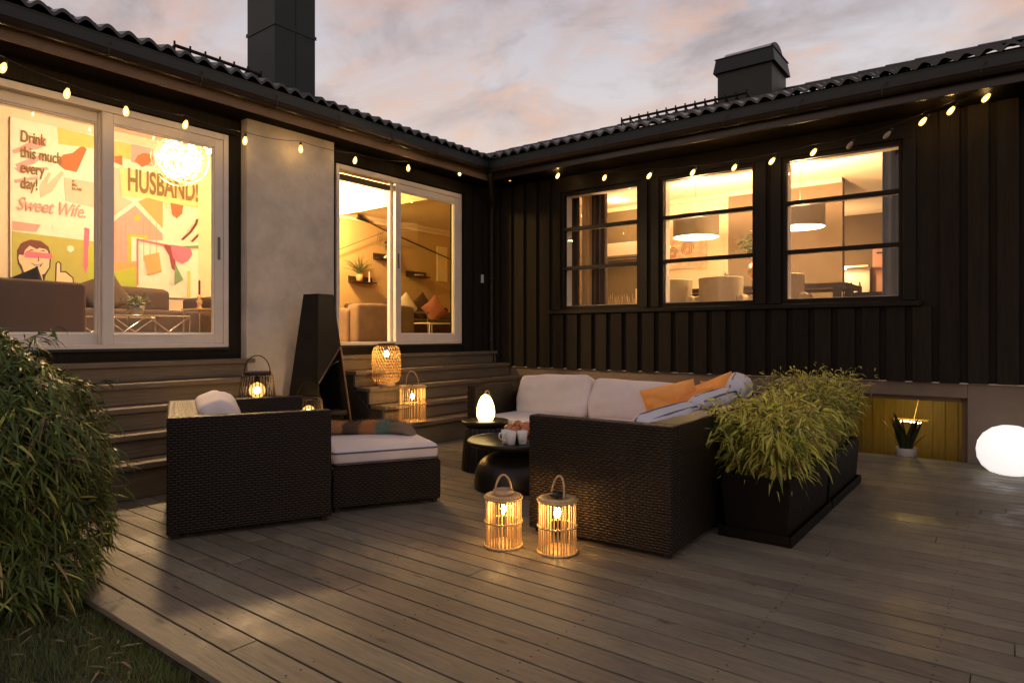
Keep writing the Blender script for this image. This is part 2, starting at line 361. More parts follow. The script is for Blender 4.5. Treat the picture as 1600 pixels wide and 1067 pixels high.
def rbox(w, d, h, r=.04, seed=0, wr=.004, crown=.018, cuts=6):
    """upholstered pad: rounded slab with a slightly crowned, uneven top; base z=0"""
    b = MB(); sd = Vector((seed * 2.3, seed, 0)); ring = []
    me = bmesh.new(); bmesh.ops.create_cube(me, size=1)
    for v in me.verts: v.co = Vector((v.co.x * w, v.co.y * d, (v.co.z + .5) * h))
    bmesh.ops.bevel(me, geom=list(me.edges), offset=r, segments=4, profile=.6, affect='EDGES')
    bmesh.ops.subdivide_edges(me, edges=[e for e in me.edges if e.calc_length() > .12], cuts=cuts, use_grid_fill=True)
    for v in me.verts:
        q = v.co * 3.5 + sd; k = (1 - (2 * v.co.x / w) ** 2) * (1 - (2 * v.co.y / d) ** 2)
        v.co.z += (noise.noise(q) * wr * 2 + max(0, k) * crown) * (v.co.z / h); v.co.y += noise.noise(q + Vector((5, 5, 5))) * min(wr, .006)
        v.co.x += noise.noise(q + Vector((1, 8, 5))) * min(wr, .006)
        if wr > .006: v.co.z += wr * .8 * (noise.noise(Vector((v.co.x * 3 + v.co.y * 6, v.co.y * 9 - v.co.x * 4, seed))) - .6 * max(0, 1 - 3 * abs(noise.noise(Vector((v.co.x * 2 + v.co.y * 3.4, v.co.y * 2 - v.co.x, seed + 3)))))) * (v.co.z / h)
    me.verts.index_update(); b._add([v.co.copy() for v in me.verts], [tuple(v.index for v in f.verts) for f in me.faces], True); me.free()
    return b
PW = dict(chand=330, chspot=520, swing=270, pend=280, pdown=75, sky=.75, exp=.36)
MURAL = [
    ('pale', [(0.001, 2.162), (2.364, 2.164), (2.364, 0.119), (0.001, 0.114)]),
    ('mustard', [(0.503, 2.16), (0.97, 2.145), (0.97, 1.979), (0.518, 1.945)]),
    ('mustard', [(1.154, 2.136), (1.402, 2.149), (1.402, 1.93), (1.154, 1.913)]),
    ('pinkish', [(0.014, 1.749), (0.333, 1.993), (0.382, 1.972), (0.375, 1.895), (0.291, 1.827), (0.034, 1.713)]),
    ('pinkish', [(0.047, 1.579), (0.305, 1.756), (0.347, 1.74), (0.25, 1.629), (0.074, 1.544)]),
    ('pinkish', [(0.034, 1.536), (0.389, 1.616), (0.41, 1.587), (0.101, 1.477)]),
    ('pinkish', [(0.034, 1.384), (0.291, 1.481), (0.291, 1.44), (0.047, 1.346)]),
    ('rust', [(0.518, 1.743), (0.569, 1.813), (0.679, 1.863), (0.762, 1.958), (0.808, 1.977), (0.846, 1.951), (0.792, 1.801), (0.724, 1.616), (0.591, 1.623), (0.518, 1.676)]),
    ('blush', [(0.576, 1.519), (0.939, 1.518), (0.939, 1.178), (0.598, 1.21)]),
    ('blush', [(0.305, 1.352), (0.41, 1.554), (0.432, 1.542), (0.382, 1.383), (0.554, 1.599), (0.576, 1.57), (0.446, 1.311), (0.319, 1.206)]),
    ('blush', [(1.154, 1.771), (1.243, 1.771), (1.276, 1.383), (1.453, 1.321), (1.154, 1.033)]),
    ('salmon', [(0.021, 0.869), (0.319, 0.86), (0.27, 0.763), (0.021, 0.756)]),
    ('olive', [(0.014, 0.74), (0.946, 0.716), (0.946, 0.122), (0.014, 0.107)]),
    ('pale', [(0.446, 0.877), (0.946, 0.856), (0.946, 0.76), (0.46, 0.779)]),
    ('rose', [(0.815, 0.891), (0.877, 0.882), (0.861, 0.386), (0.83, 0.254), (0.8, 0.381)]),
    ('pale', [(0.613, 0.611), (0.65, 0.632), (0.687, 0.619), (0.694, 0.577), (0.657, 0.539), (0.62, 0.561)]),
    ('lime', [(0.861, 0.646), (0.946, 0.664), (0.946, 0.122), (0.861, 0.135)]),
    ('ink', [(0.067, 0.408), (0.067, 0.505), (0.107, 0.598), (0.202, 0.649), (0.319, 0.646), (0.403, 0.589), (0.432, 0.475), (0.425, 0.324), (0.375, 0.221), (0.361, 0.154), (0.389, 0.122), (0.101, 0.104), (0.114, 0.251), (0.074, 0.344)]),
    ('skin', [(0.081, 0.409), (0.087, 0.458), (0.121, 0.453), (0.154, 0.522), (0.202, 0.584), (0.305, 0.586), (0.389, 0.546), (0.418, 0.465), (0.41, 0.323), (0.361, 0.236), (0.312, 0.216), (0.25, 0.245), (0.195, 0.306), (0.154, 0.286), (0.141, 0.115), (0.347, 0.12), (0.333, 0.218), (0.168, 0.255), (0.121, 0.316), (0.094, 0.354)]),
    ('skin', [(0.107, 0.347), (0.141, 0.48), (0.195, 0.566), (0.305, 0.578), (0.389, 0.537), (0.41, 0.44), (0.403, 0.323), (0.354, 0.236), (0.305, 0.216), (0.222, 0.259), (0.141, 0.236)]),
    ('hair', [(0.067, 0.456), (0.087, 0.547), (0.127, 0.616), (0.209, 0.658), (0.319, 0.654), (0.403, 0.589), (0.425, 0.508), (0.375, 0.552), (0.305, 0.562), (0.277, 0.542), (0.195, 0.583), (0.148, 0.513), (0.134, 0.447), (0.101, 0.476)]),
    ('rose', [(0.141, 0.472), (0.168, 0.515), (0.291, 0.503), (0.446, 0.501), (0.446, 0.435), (0.305, 0.43), (0.148, 0.424)]),
    ('ink', [(0.175, 0.499), (0.215, 0.536), (0.257, 0.524), (0.215, 0.52)]),
    ('ink', [(0.305, 0.521), (0.347, 0.541), (0.382, 0.52), (0.347, 0.525)]),
    ('ink', [(0.284, 0.477), (0.305, 0.397), (0.27, 0.386), (0.291, 0.404)]),
    ('ink', [(0.209, 0.364), (0.264, 0.344), (0.326, 0.358), (0.347, 0.384), (0.319, 0.324), (0.264, 0.319)]),
    ('pale', [(0.229, 0.349), (0.264, 0.336), (0.319, 0.349), (0.305, 0.331), (0.264, 0.328)]),
    ('ink', [(0.475, 0.128), (0.482, 0.379), (0.511, 0.415), (0.547, 0.385), (0.547, 0.284), (0.598, 0.288), (0.687, 0.209), (0.694, 0.124)]),
    ('skin', [(0.489, 0.129), (0.496, 0.372), (0.511, 0.399), (0.532, 0.375), (0.532, 0.266), (0.591, 0.27), (0.672, 0.2), (0.679, 0.124)]),
    ('pinkish', [(1.402, 2.149), (1.724, 2.148), (1.724, 1.887), (1.402, 1.894)]),
    ('rust', [(1.444, 1.912), (1.487, 2.003), (1.565, 2.057), (1.653, 2.058), (1.706, 2.013), (1.635, 1.906), (1.548, 1.851)]),
    ('rust', [(1.154, 1.913), (1.285, 1.96), (1.285, 1.816), (1.17, 1.846)]),
    ('straw', [(1.243, 1.798), (2.364, 1.741), (2.364, 1.397), (1.924, 1.396), (1.887, 1.295), (1.85, 1.403), (1.276, 1.392)]),
    ('salmon', [(1.154, 0.989), (1.453, 1.321), (1.832, 0.929), (1.832, 0.835), (1.496, 0.815), (1.496, 0.467), (1.154, 0.464)]),
    ('orange', [(1.479, 1.343), (1.618, 1.421), (1.832, 1.4), (1.832, 0.985)]),
    ('pale', [(1.154, 1.077), (1.453, 1.357), (1.496, 1.337), (1.832, 1.004), (1.832, 0.929), (1.453, 1.284), (1.154, 1.006)]),
    ('lime', [(1.36, 0.871), (1.618, 0.875), (1.618, 0.801), (1.479, 0.804), (1.479, 0.474), (1.36, 0.482)]),
    ('pale', [(1.402, 0.831), (1.582, 0.834), (1.479, 0.794), (1.479, 0.493), (1.402, 0.495)]),
    ('orange', [(1.211, 0.996), (1.217, 0.997), (1.217, 0.478), (1.211, 0.478)]),
    ('orange', [(1.268, 1.004), (1.275, 1.005), (1.275, 0.484), (1.268, 0.483)]),
    ('orange', [(1.326, 1.102), (1.333, 1.103), (1.333, 0.489), (1.326, 0.488)]),
    ('orange', [(1.565, 1.136), (1.572, 1.137), (1.572, 0.51), (1.565, 0.509)]),
    ('orange', [(1.653, 1.148), (1.66, 1.149), (1.66, 0.518), (1.653, 0.517)]),
    ('orange', [(1.742, 1.161), (1.749, 1.162), (1.749, 0.526), (1.742, 0.525)]),
    ('lime', [(1.427, 1.107), (1.479, 1.169), (1.53, 1.113), (1.479, 1.06)]),
    ('orange', [(1.154, 0.464), (1.479, 0.465), (1.479, 0.41), (1.154, 0.295)]),
    ('lime', [(1.154, 0.304), (1.479, 0.429), (1.479, 0.118), (1.154, 0.126)]),
    ('rust', [(1.942, 1.399), (2.13, 1.39), (2.111, 1.262), (2.035, 1.184), (1.97, 1.231)]),
    ('hair', [(2.324, 1.214), (2.364, 1.22), (2.344, 1.138), (2.256, 1.0), (2.13, 0.869), (2.092, 0.874), (2.226, 1.016), (2.304, 1.143)]),
    ('hair', [(2.364, 1.003), (2.364, 0.954), (2.275, 0.856), (2.236, 0.861)]),
    ('rose', [(1.47, 0.821), (1.496, 0.824), (1.496, 0.155), (1.47, 0.154)]),
    ('rose', [(1.47, 0.821), (2.054, 0.764), (2.054, 0.735), (1.47, 0.793)]),
    ('wine', [(1.832, 0.778), (1.942, 0.771), (1.998, 0.605), (2.035, 0.389), (1.961, 0.43), (1.924, 0.617)]),
    ('rose', [(1.942, 0.781), (2.236, 0.774), (2.265, 0.669), (2.207, 0.567), (2.111, 0.51), (1.979, 0.585)]),
    ('teal', [(2.13, 0.782), (2.364, 0.817), (2.364, 0.767), (2.169, 0.757)]),
    ('teal', [(2.007, 0.511), (2.13, 0.28), (1.998, 0.185)]),
    ('mustard', [(2.188, 0.41), (2.236, 0.414), (2.236, 0.005), (2.188, 0.003)]),
    ('orange', [(1.565, 0.583), (1.778, 0.65), (1.814, 0.372), (1.618, 0.311)]),
]
# ------------------------------------------------------------------ the house (L-shaped, inner corner at the origin)
FL = 1.06            # indoor floor
WT = .20             # wall thickness
SL = math.tan(R(19.6)) # roof pitch
EX, EY = .45, -.60   # lower tile edge of the two roofs
EZ = 3.60
house = thing('house', 'black-clad house in an L round the deck, with lit windows and dark tiled roof', 'house')

WIN = [(1.255, 2.40), (2.70, 3.835), (4.14, 5.265)]; WZ0, WZ1 = 1.56, 3.12
DOORS = [(-6.32, -4.10), (-2.81, -.68)]; DZ0, DZ1 = 1.08, 3.16
# --- right wing wall
b = MB()
xs = [0.0] + [v for w in WIN for v in w] + [8.6]
b.box(-.2, 8.6, 0, WT, .75, WZ0); b.box(-.2, 8.6, 0, WT, WZ1, 3.5)
for i in range(0, len(xs), 2): b.box(xs[i] - (.2 if i == 0 else 0), xs[i + 1], 0, WT, WZ0, WZ1)
b.build('cladding_wall', 'black', house)
b = MB(); bz = MB()
x = -.043
while x < 8.5:
    a0, a1 = x + .062, x + .2225
    zz = .742 + random.uniform(-.004, .006)
    over = a1 > 1.12 and a0 < 5.40
    for (z0, z1) in ([(zz, 1.478)] if over else [(zz, 3.34)]):
        b.box(max(a0, .03), a1, -.046, -.001, z0, z1)
    x += .2225
b.build('cladding_boards', 'black', house, bevel=.003, seg=1)
bz.box(0, 8.5, -.022, -.0012, .7375, .7435); bz.build('vent_strip', 'strip', house)
# casing round the window group
b = MB()
b.box(1.13, 5.39, -.030, -.001, 3.135, 3.34)
for a0, a1 in ((1.13, 1.24), (2.415, 2.53), (2.58, 2.685), (3.85, 3.965), (4.015, 4.125), (5.28, 5.39)): b.box(a0, a1, -.036, -.001, 1.54, 3.134)
b.build('window_casing', 'trim', house, bevel=.003, seg=1)
b = MB(); b.box(1.06, 5.44, -.085, -.001, 1.482, 1.532); b.build('window_sill', 'trim', house, bevel=.006)
for a0, a1 in WIN:
    fr = MB()
    z0, z1 = WZ0, WZ1
    fr.box(a0, a0 + .028, .0, .07, z0, z1); fr.box(a1 - .028, a1, .0, .07, z0, z1); fr.box(a0 + .028, a1 - .028, 0, .07, z0, z0 + .03); fr.box(a0 + .028, a1 - .028, 0, .07, z1 - .03, z1)
    f = fr.build('window', 'trim', house, bevel=.003, seg=1)
    inn = MB(); y0, y1 = .071, .185
    inn.box(a0, a0 + .035, y0, y1, z0, z1); inn.box(a1 - .035, a1, y0, y1, z0, z1); inn.box(a0 + .035, a1 - .035, y0, y1, z0, z0 + .036); inn.box(a0 + .035, a1 - .035, y0, y1, z1 - .036, z1)
    inn.build('inner_frame', 'inwhite', f)
    for zm in (2.10, 2.63):
        mb = MB(); mb.box(a0 + .028, a1 - .028, -.008, .040, zm - .022, zm + .022); mb.build('glazing_bar', 'trim', f, bevel=.004)
        mi = MB(); mi.box(a0 + .036, a1 - .036, .055, .10, zm - .020, zm + .028); mi.build('glazing_bar', 'inwhite', f)
    for q0, q1 in ((z0 + .03, 2.078), (2.122, 2.608), (2.652, z1 - .03)):
        g = MB(); g.box(a0 + .029, a1 - .029, .043, .049, q0, q1); g.build('pane', 'glass', f)
# plinth with basement window opening
BX0, BX1, BZ1 = 4.42, 5.80, .60
b = MB(); b.box(-.2, BX0, .006, .30, -.5, .748); b.box(BX1, 8.6, .006, .30, -.5, .748); b.box(BX0, BX1, .006, .30, BZ1, .748)
b.build('plinth_wall', 'found', house, bevel=.006)
b = MB(); b.box(BX0, BX0 + .05, .12, .18, -.4, BZ1); b.box(BX1 - .05, BX1, .12, .18, -.4, BZ1); b.box(BX0 + .05, BX1 - .05, .12, .18, BZ1 - .05, BZ1); b.box(BX0 + .05, BX1 - .05, .12, .18, -.4, -.35)
bw = b.build('basement_window', 'brownboard', house, bevel=.004)
g = MB(); g.box(BX0 + .05, BX1 - .05, .146, .152, -.35, BZ1 - .05); g.build('pane', 'glass', bw)
b = MB(); b.box(3.2, 8., .301, 3.2, -1.06, -1.0); b.build('floor', 'floor', house)
b = MB(); b.box(3.2, 8., 1.9, 2.0, -1.0, 1.0); b.box(3.1, 3.2, .301, 2., -1., 1.); b.box(8., 8.1, .301, 2., -1., 1.)
b.build('basement_panelling', 'panel', house)
b = MB()
for k in range(38): b.box(3.22 + k * .125, 3.24 + k * .125, 1.885, 1.899, -1, .9)
b.build('panelling_strips', 'panel', house)
b = MB(); b.box(3.2, 8., .301, 2., .90, .95); b.build('ceiling', 'ceil', house)

# --- left wing wall
b = MB()
ys = [-9.2, -6.32, -4.10, -2.81, -.68, 0.0]
b.box(-WT, 0, -9.2, 0, .95, DZ0); b.box(-WT, 0, -9.2, 0, DZ1, 3.45)
for i in range(0, 6, 2): b.box(-WT, 0, ys[i], ys[i + 1], DZ0, DZ1)
b.build('cladding_wall', 'black', house)
b = MB()
for y0 in (-.19, -.41, -.63): b.box(.001, .030, y0, y0 + .16, .95, 3.32)
for y0 in (-9.1 + .2225 * k for k in range(12)): b.box(.001, .030, y0, y0 + .16, .6, 3.32)
b.box(.001, .028, -6.32, -3.97, 3.175, 3.32); b.box(.001, .028, -2.90, -.62, 3.175, 3.32)
b.build('cladding_boards', 'black', house, bevel=.003, seg=1)
b = MB(); b.box(-.3, -.02, -9.2, .006, -.5, .949); b.build('plinth_wall', 'found', house)
b = MB(); b.box(.001, .12, -3.965, -2.915, -.3, 3.40); b.build('plaster_chimney_breast', 'plaster', house, bevel=.012)

def sliding(y0, y1, ym, glazed_left, name):
    """white frame with two sliding sashes; ym = meeting stile"""
    z0, z1 = DZ0, DZ1; f = MB()
    f.box(-.12, .022, y0, y0 + .045, z0, z1); f.box(-.12, .022, y1 - .05, y1, z0, z1)
    f.box(-.12, .022, y0 + .045, y1 - .05, z1 - .06, z1); f.box(-.12, .040, y0 + .045, y1 - .05, z0, z0 + .035)
    fo = f.build('sliding_door', 'white', house, bevel=.004)
    t = MB(); t.box(.001, .034, y0 - .0, y1, z0 - .022, z0 - .002); t.build('threshold', 'fascia', fo)
    def sash(a0, a1, xo, st, tint, pane_x):
        s = MB(); w = st
        s.box(xo - .05, xo, a0, a0 + w, z0 + .036, z1 - .061); s.box(xo - .05, xo, a1 - w, a1, z0 + .036, z1 - .061)
        s.box(xo - .05, xo, a0 + w, a1 - w, z0 + .036, z0 + .13); s.box(xo - .05, xo, a0 + w, a1 - w, z1 - .145, z1 - .061)
        so = s.build('sash', 'white', fo, bevel=.004)
        g = MB(); g.box(pane_x - .003, pane_x + .003, a0 + w, a1 - w, z0 + .13, z1 - .145); g.build('pane', tint, fo)
        bead = MB(); q0, q1, h0, h1 = a0 + w, a1 - w, z0 + .13, z1 - .145
        bead.box(xo - .046, xo - .012, q0, q0 + .012, h0, h1); bead.box(xo - .046, xo - .012, q1 - .012, q1, h0, h1); bead.box(xo - .046, xo - .012, q0 + .012, q1 - .012, h0, h0 + .012); bead.box(xo - .046, xo - .012, q0 + .012, q1 - .012, h1 - .012, h1)
        bead.build('glazing_bead', 'inwhite', fo)
    sash(ym, y1 - .051, .012, .085, 'glass' if glazed_left else 'glass2', -.010)
    if glazed_left: sash(y0 + .046, ym + .05, -.062, .06, 'glass', -.085)
    else:
        m = MB(); m.box(-.115, -.062, ym - .03, ym + .05, z0 + .036, z1 - .061); m.build('sash', 'inwhite', fo, bevel=.004)
        rb = MB(); rb.box(-.11, -.06, y0 + .045, ym - .03, z1 - .15, z1 - .085); rb.build('roller_blind', 'wooddk', fo)
    h = MB()
    if glazed_left: h.box(.0121, .020, y1 - .108, y1 - .082, 1.93, 2.15)
    else: h.box(.0121, .020, ym + .03, ym + .056, 2.03, 2.22)
    h.build('handle', 'handle', fo, bevel=.004)
    return fo
sliding(-6.32, -4.10, -5.22, True, 'left')
sliding(-2.81, -.68, -1.90, False, 'right')

# --- roofs: wavy interlocking tiles, laid in courses
def tile_roof(along0, along1, surf, up, keep, name, e0, courses, flip):
    b = MB(); pitch = .155; ns = 12; n = int((along1 - along0) / pitch)
    cl = .34; c22 = math.cos(R(19.6))
    for c in range(courses):
        rows = []
        for (s, lift, dz) in ((0., .034, -.030), (0., .034, 0.), (cl + .03, .0, 0.)):
            row = []
            for i in range(n * ns + 1):
                a = along0 + i * pitch / ns; ph = 2 * PI * i / ns
                hgt = .025 * (math.sin(ph) + .10 * math.sin(2 * ph) + .08 * math.cos(2 * ph)) + lift + dz
                q = (c * cl + s) * c22; z = EZ + q * SL + hgt + .012
                row.append((a, q, z))
            rows.append(row)
        for j in range(2):
            for i in range(n * ns):
                quad = [rows[j][i], rows[j][i + 1], rows[j + 1][i + 1], rows[j + 1][i]]
                m = quad[0]
                P3 = [up(*p) for p in quad]
                if not keep(*P3[0][:2]): continue
                b._add(P3 if not flip else P3[::-1], [(0, 1, 2, 3)], True)
    return b
NC = 13
rr = tile_roof(-4.6, 8.6, None, lambda a, q, z: (a, EY + q, z), lambda x, y: (y - EY) >= (EX - x) - .05, 'r', EY, NC, False)
ro = rr.build('tile_roof', 'tile', house)
rl = tile_roof(-9.4, 4.2, None, lambda a, q, z: (EX - q, a, z), lambda x, y: (EX - x) >= (y - EY) - .05, 'l', EX, NC, False)
lo = rl.build('tile_roof', 'tile', house)
# ridge caps on the right wing
RY = EY + NC * .34 * math.cos(R(19.6)); RZ = EZ + (RY - EY) * SL + .03
b = MB(); k = 0; xx = -3.5
while xx < 8.6:
    z1 = RZ + .0; L_ = .37
    def rc(u, v, xx=xx): 
        an = PI * v; r = .105 - .018 * u
        return (xx + u * (L_ + .04), RY - r * math.cos(an), z1 + .085 * math.sin(an) * (1 - .16 * u) - .01)
    b.grid(rc, 2, 8); xx += L_
b.build('ridge_caps', 'tile', ro)
# plain roof decks under the tiles, back slopes and gable
b = MB()
th = .10
def slope(poly): b._add([(x, y, z) for x, y, z in poly] + [(x, y, z - th) for x, y, z in poly], [(0, 1, 2, 3), (7, 6, 5, 4), (0, 4, 5, 1), (1, 5, 6, 2), (2, 6, 7, 3), (3, 7, 4, 0)])
zt = EZ - .035
dR = RY - EY
slope([(EX, EY + .02, zt), (8.6, EY + .02, zt), (8.6, RY, zt + dR * SL), (EX - dR, RY, zt + dR * SL)])
slope([(EX - .02, -9.4, zt), (EX - .02, EY, zt), (EX - dR, RY, zt + dR * SL), (EX - dR, -9.4, zt + dR * SL)])
slope([(EX - dR, RY + .001, zt + dR * SL), (8.6, RY + .001, zt + dR * SL), (8.6, RY + dR, zt), (EX - dR, RY + dR, zt)])
slope([(EX - dR - .001, -9.4, zt + dR * SL), (EX - dR - .001, RY, zt + dR * SL), (EX - 2 * dR, RY + dR, zt), (EX - 2 * dR, -9.4, zt)])
b.build('roof_deck', 'fascia', house)
# valley flashing
b = MB(); p0 = Vector((EX + .05, EY - .05, EZ + .0)); p1 = Vector((EX - dR, RY, EZ + dR * SL))
sd = Vector((1, 1, 0)).normalized() * .10
b._add([p0 - sd, p0 + sd, p1 + sd, p1 - sd], [(0, 1, 2, 3)]); b.build('valley_flashing', 'fascia', ro)
# eaves: soffit, fascia, flashing, gutter
FX, FY = .365, -.515
b = MB(); b.box(.001, FX, -9.4, FY, 3.345, 3.365); b.box(FX + .0, 8.6, FY, -.001, 3.346, 3.366); b.box(.001, FX, FY, -.001, 3.346, 3.366); b.build('soffit', 'soffit', house)
b = MB(); b.box(FX, FX + .022, -9.4, FY - .022, 3.325, 3.45); b.build('fascia_board', 'brownboard', house, bevel=.003, seg=1)
b = MB(); b.box(FX + .022, 8.6, FY - .022, FY, 3.325, 3.45); b.build('fascia_board', 'gutter', house, bevel=.003, seg=1)
b = MB(); b.prism([(FX, 3.451), (FX + .03, 3.451), (EX - .02, EZ - .01), (FX, EZ - .01)], -9.4, FY - .03, 'y'); b.build('eave_flashing', 'fascia', house)
b = MB(); b.prism([(FY, 3.451), (FY - .03, 3.451), (EY + .02, EZ - .01), (FY, EZ - .01)], FX + .03, 8.6, 'x'); b.build('eave_flashing', 'fascia', house)
def gutter(run0, run1, P, name):
    b = MB(); pr = []
    r = .052
    for j in range(11):
        an = PI + PI * j / 10; pr.append((r * math.cos(an), r * math.sin(an)))
    pr = [(-r - .0, .006)] + pr + [(r + .006, .004), (r + .006, .012), (r - .001, .012)]
    def fn(u, v):
        i = min(int(round(v * (len(pr) - 1))), len(pr) - 1); q = pr[i]; return P(run0 + (run1 - run0) * u, q[0], q[1])
    b.grid(fn, 40, len(pr) - 1)
    o = b.build(name, 'gutter', house)
    s = o.modifiers.new('thick', 'SOLIDIFY'); s.thickness = .002
    t = run0 + .35
    while t < run1:
        k = MB(); pts = [P(t, -.055, .05)] + [P(t, .0545 * math.cos(PI + PI * j / 8), .0545 * math.sin(PI + PI * j / 8)) for j in range(9)] + [P(t, .056, .02)]
        k.tube(pts, .006, 4); k.tube([P(t, .055, .014), P(t + .05, -.03, .10)], .0035, 4); t += .74
        k.build('gutter_bracket', 'gutter', o)
    return o
GX, GY = FX + .024 + .054, FY - .024 - .054
gutter(-9.4, GY - .05, lambda t, a, z: (GX + a, t, 3.455 + z), 'gutter')
gutter(GX - .05, 8.6, lambda t, a, z: (t, GY - a, 3.456 + z), 'gutter')
# downpipe in the corner
b = MB(); b.tube([(GX + .02, GY + .02, 3.42), (GX, GY + .03, 3.36), (.16, -.16, 3.10), (.085, -.10, 2.95), (.085, -.10, .02)], .038, 12); dp = b.build('downpipe', 'gutter', house)
for z in (1.1, 2.0, 2.75): b = MB(); b.lathe([(.040, z), (.045, z), (.045, z + .035), (.040, z + .035)], 12, (.085, -.10, 0)); b.build('pipe_bracket', 'gutter', dp)
# snow guards
def guard(p0, p1, n, upv):
    p0 = Vector(p0); p1 = Vector(p1); b = MB(); d = (p1 - p0)
    for z in (.05, .15): b.tube([p0 + Vector((0, 0, z)), p1 + Vector((0, 0, z))], .016, 6)
    for i in range(n + 1):
        q = p0 + d * i / n; b.tube([q - Vector((0, 0, .06)), q + Vector((0, 0, .19))], .010, 5); b.tube([q + Vector((0, 0, .15)), q + Vector(upv) * .17 + Vector((0, 0, .03))], .010, 5)
    return b
guard((.10, -4.66, 3.68), (.10, -3.80, 3.68), 6, (-1, 0, .4)).build('snow_guard', 'trim', house)
guard((2.05, .20, 3.865), (3.68, .20, 3.865), 13, (0, 1, .4)).build('snow_guard', 'trim', house)
# chimneys
b = MB(); b.box(-.87, -.30, -3.386, -2.862, 3.6, 6.3)
c1 = b.build('chimney', 'chim', house, bevel=.012)
b = MB(); b.box(-.296, -.294, -3.126, -3.120, 3.7, 6.3); b.box(-.878, -.292, -3.394, -3.387, 4.62, 4.66); b.box(-.299, -.292, -3.386, -2.854, 4.62, 4.66); b.build('sheet_seam', 'chim', c1)
b = MB(); b.box(-.95, -.22, -3.46, -2.79, 6.3, 6.42); b.build('chimney_cap', 'chim', c1, bevel=.02)
b = MB(); b.box(2.38, 3.22, 2.8, 3.58, 4.4, 5.42); c2 = b.build('chimney', 'chim', house, bevel=.006)
b = MB()
o0, o1 = .055, .02
for (xa, xb, ya, yb) in ((2.38, 3.22, 2.8, 3.58),):
    lo_ = [(xa - o0, ya - o0), (xb + o0, ya - o0), (xb + o0, yb + o0), (xa - o0, yb + o0)]; hi_ = [(xa - o1, ya - o1), (xb + o1, ya - o1), (xb + o1, yb + o1), (xa - o1, yb + o1)]
    b._add([(x, y, 5.36) for x, y in lo_] + [(x, y, 5.58) for x, y in hi_], [(3, 2, 1, 0), (4, 5, 6, 7)] + [(i, (i + 1) % 4, 4 + (i + 1) % 4, 4 + i) for i in range(4)])
    b.box(xa - .035, xb + .035, ya - .035, yb + .035, 5.581, 5.592)
b.build('chimney_cap', 'chim', c2)
b = MB()
def hood(u, v): return (2.45 + .72 * u, 3.19 - .30 * math.cos(PI * v), 5.593 + .17 * math.sin(PI * v))
b.grid(hood, 1, 14)
o = b.build('vent_hood', 'chimcap', c2); o.modifiers.new('thick', 'SOLIDIFY').thickness = .006
b = MB(); b.prism([(3.19 - .30 * math.cos(PI * k / 12), 5.593 + .175 * math.sin(PI * k / 12)) for k in range(13)], 3.172, 3.20, 'x'); b.build('hood_end', 'chim', c2)

# --- rooms
b = MB(); b.box(-3.9, -3.8, -9.2, 3.3, FL, 4.2); b.build('room_wall', 'wall', house)
b = MB(); b.box(-3.8, -.2, -9.2, -9.1, FL, 4.2); b.build('room_wall', 'wall', house)
b = MB(); b.box(-3.799, -3.790, -1.6, 3.2, FL, 3.49); b.build('ochre_wall_panel', 'ochre', house)
b = MB(); b.box(-3.789, -3.70, -1.6, 3.2, 3.42, 3.488); b.box(-3.789, -3.74, -1.6, 3.2, 3.36, 3.419); b.build('cornice', 'wall', house)
b = MB(); b.box(-3.9, -.15, 3.2, 3.3, FL, 3.6); b.build('room_wall', 'ochre', house)
b = MB(); b.box(-.15, .05, .201, 3.3, FL, 3.6); b.build('room_wall', 'ochre', house)
b = MB(); b.box(-3.8, -.2, -9.1, 3.2, FL - .08, FL); b.box(.05, 8.4, .201, 6.6, FL - .08, FL); b.build('room_floor', 'floor', house)
b = MB(); b.prism([(-.2, 3.40), (-.2, 3.50), (-1.6, 4.14), (-3.8, 4.14), (-3.8, 4.04), (-1.6, 4.04)], -9.1, .10, 'y'); b.box(-3.8, -.15, .10, 3.2, 3.49, 3.56); b.prism([(-.3, 3.57), (-.3, 3.60), (-1.6, 4.12), (-3.8, 4.12), (-3.8, 3.57)], .101, .16, 'y')
b.box(.05, 8.4, .201, 6.6, 3.50, 3.57); b.build('ceiling', 'ceil', house)
b = MB(); b.prism([(-.25, 3.40), (-1.6, 4.03), (-3.79, 4.03), (-3.79, 3.40)], .085, .099, 'y'); b.build('ceiling_step', 'ceil', house)
b = MB(); b.box(.05, 2.42, 3.1, 3.2, FL, 3.5); b.build('room_wall', 'wall', house)
b = MB(); b.box(8.3, 8.4, .201, 6.6, FL, 3.5); b.build('room_wall', 'wall', house)
b = MB(); b.box(.051, .06, .201, 3.1, FL, 3.5); b.box(2.47, 4.15, 3.05, 3.2, FL, 3.5); b.box(.05, 8.3, 6.5, 6.6, FL, 3.5); b.box(3.05, 3.15, 3.2, 6.5, FL, 3.5)
b.build('dark_room_wall', 'darkwall', house)
b = MB(); b.box(.062, .95, 3.085, 3.099, FL, 3.429); b.build('olive_wall_panel', 'olive', house)
b = MB(); b.box(2.421, 2.469, 3.03, 3.1, FL, 3.5); b.box(.061, 2.42, 3.03, 3.1, 3.43, 3.499); b.box(2.47, 4.15, 2.98, 3.049, 3.43, 3.499); b.box(4.2, 8.3, 6.42, 6.499, 3.42, 3.499); b.build('cornice', 'wall', house)
b = MB(); b.box(.061, 8.3, .2005, .2065, FL, WZ0 - .01); b.build('inner_wall', 'wall', house)

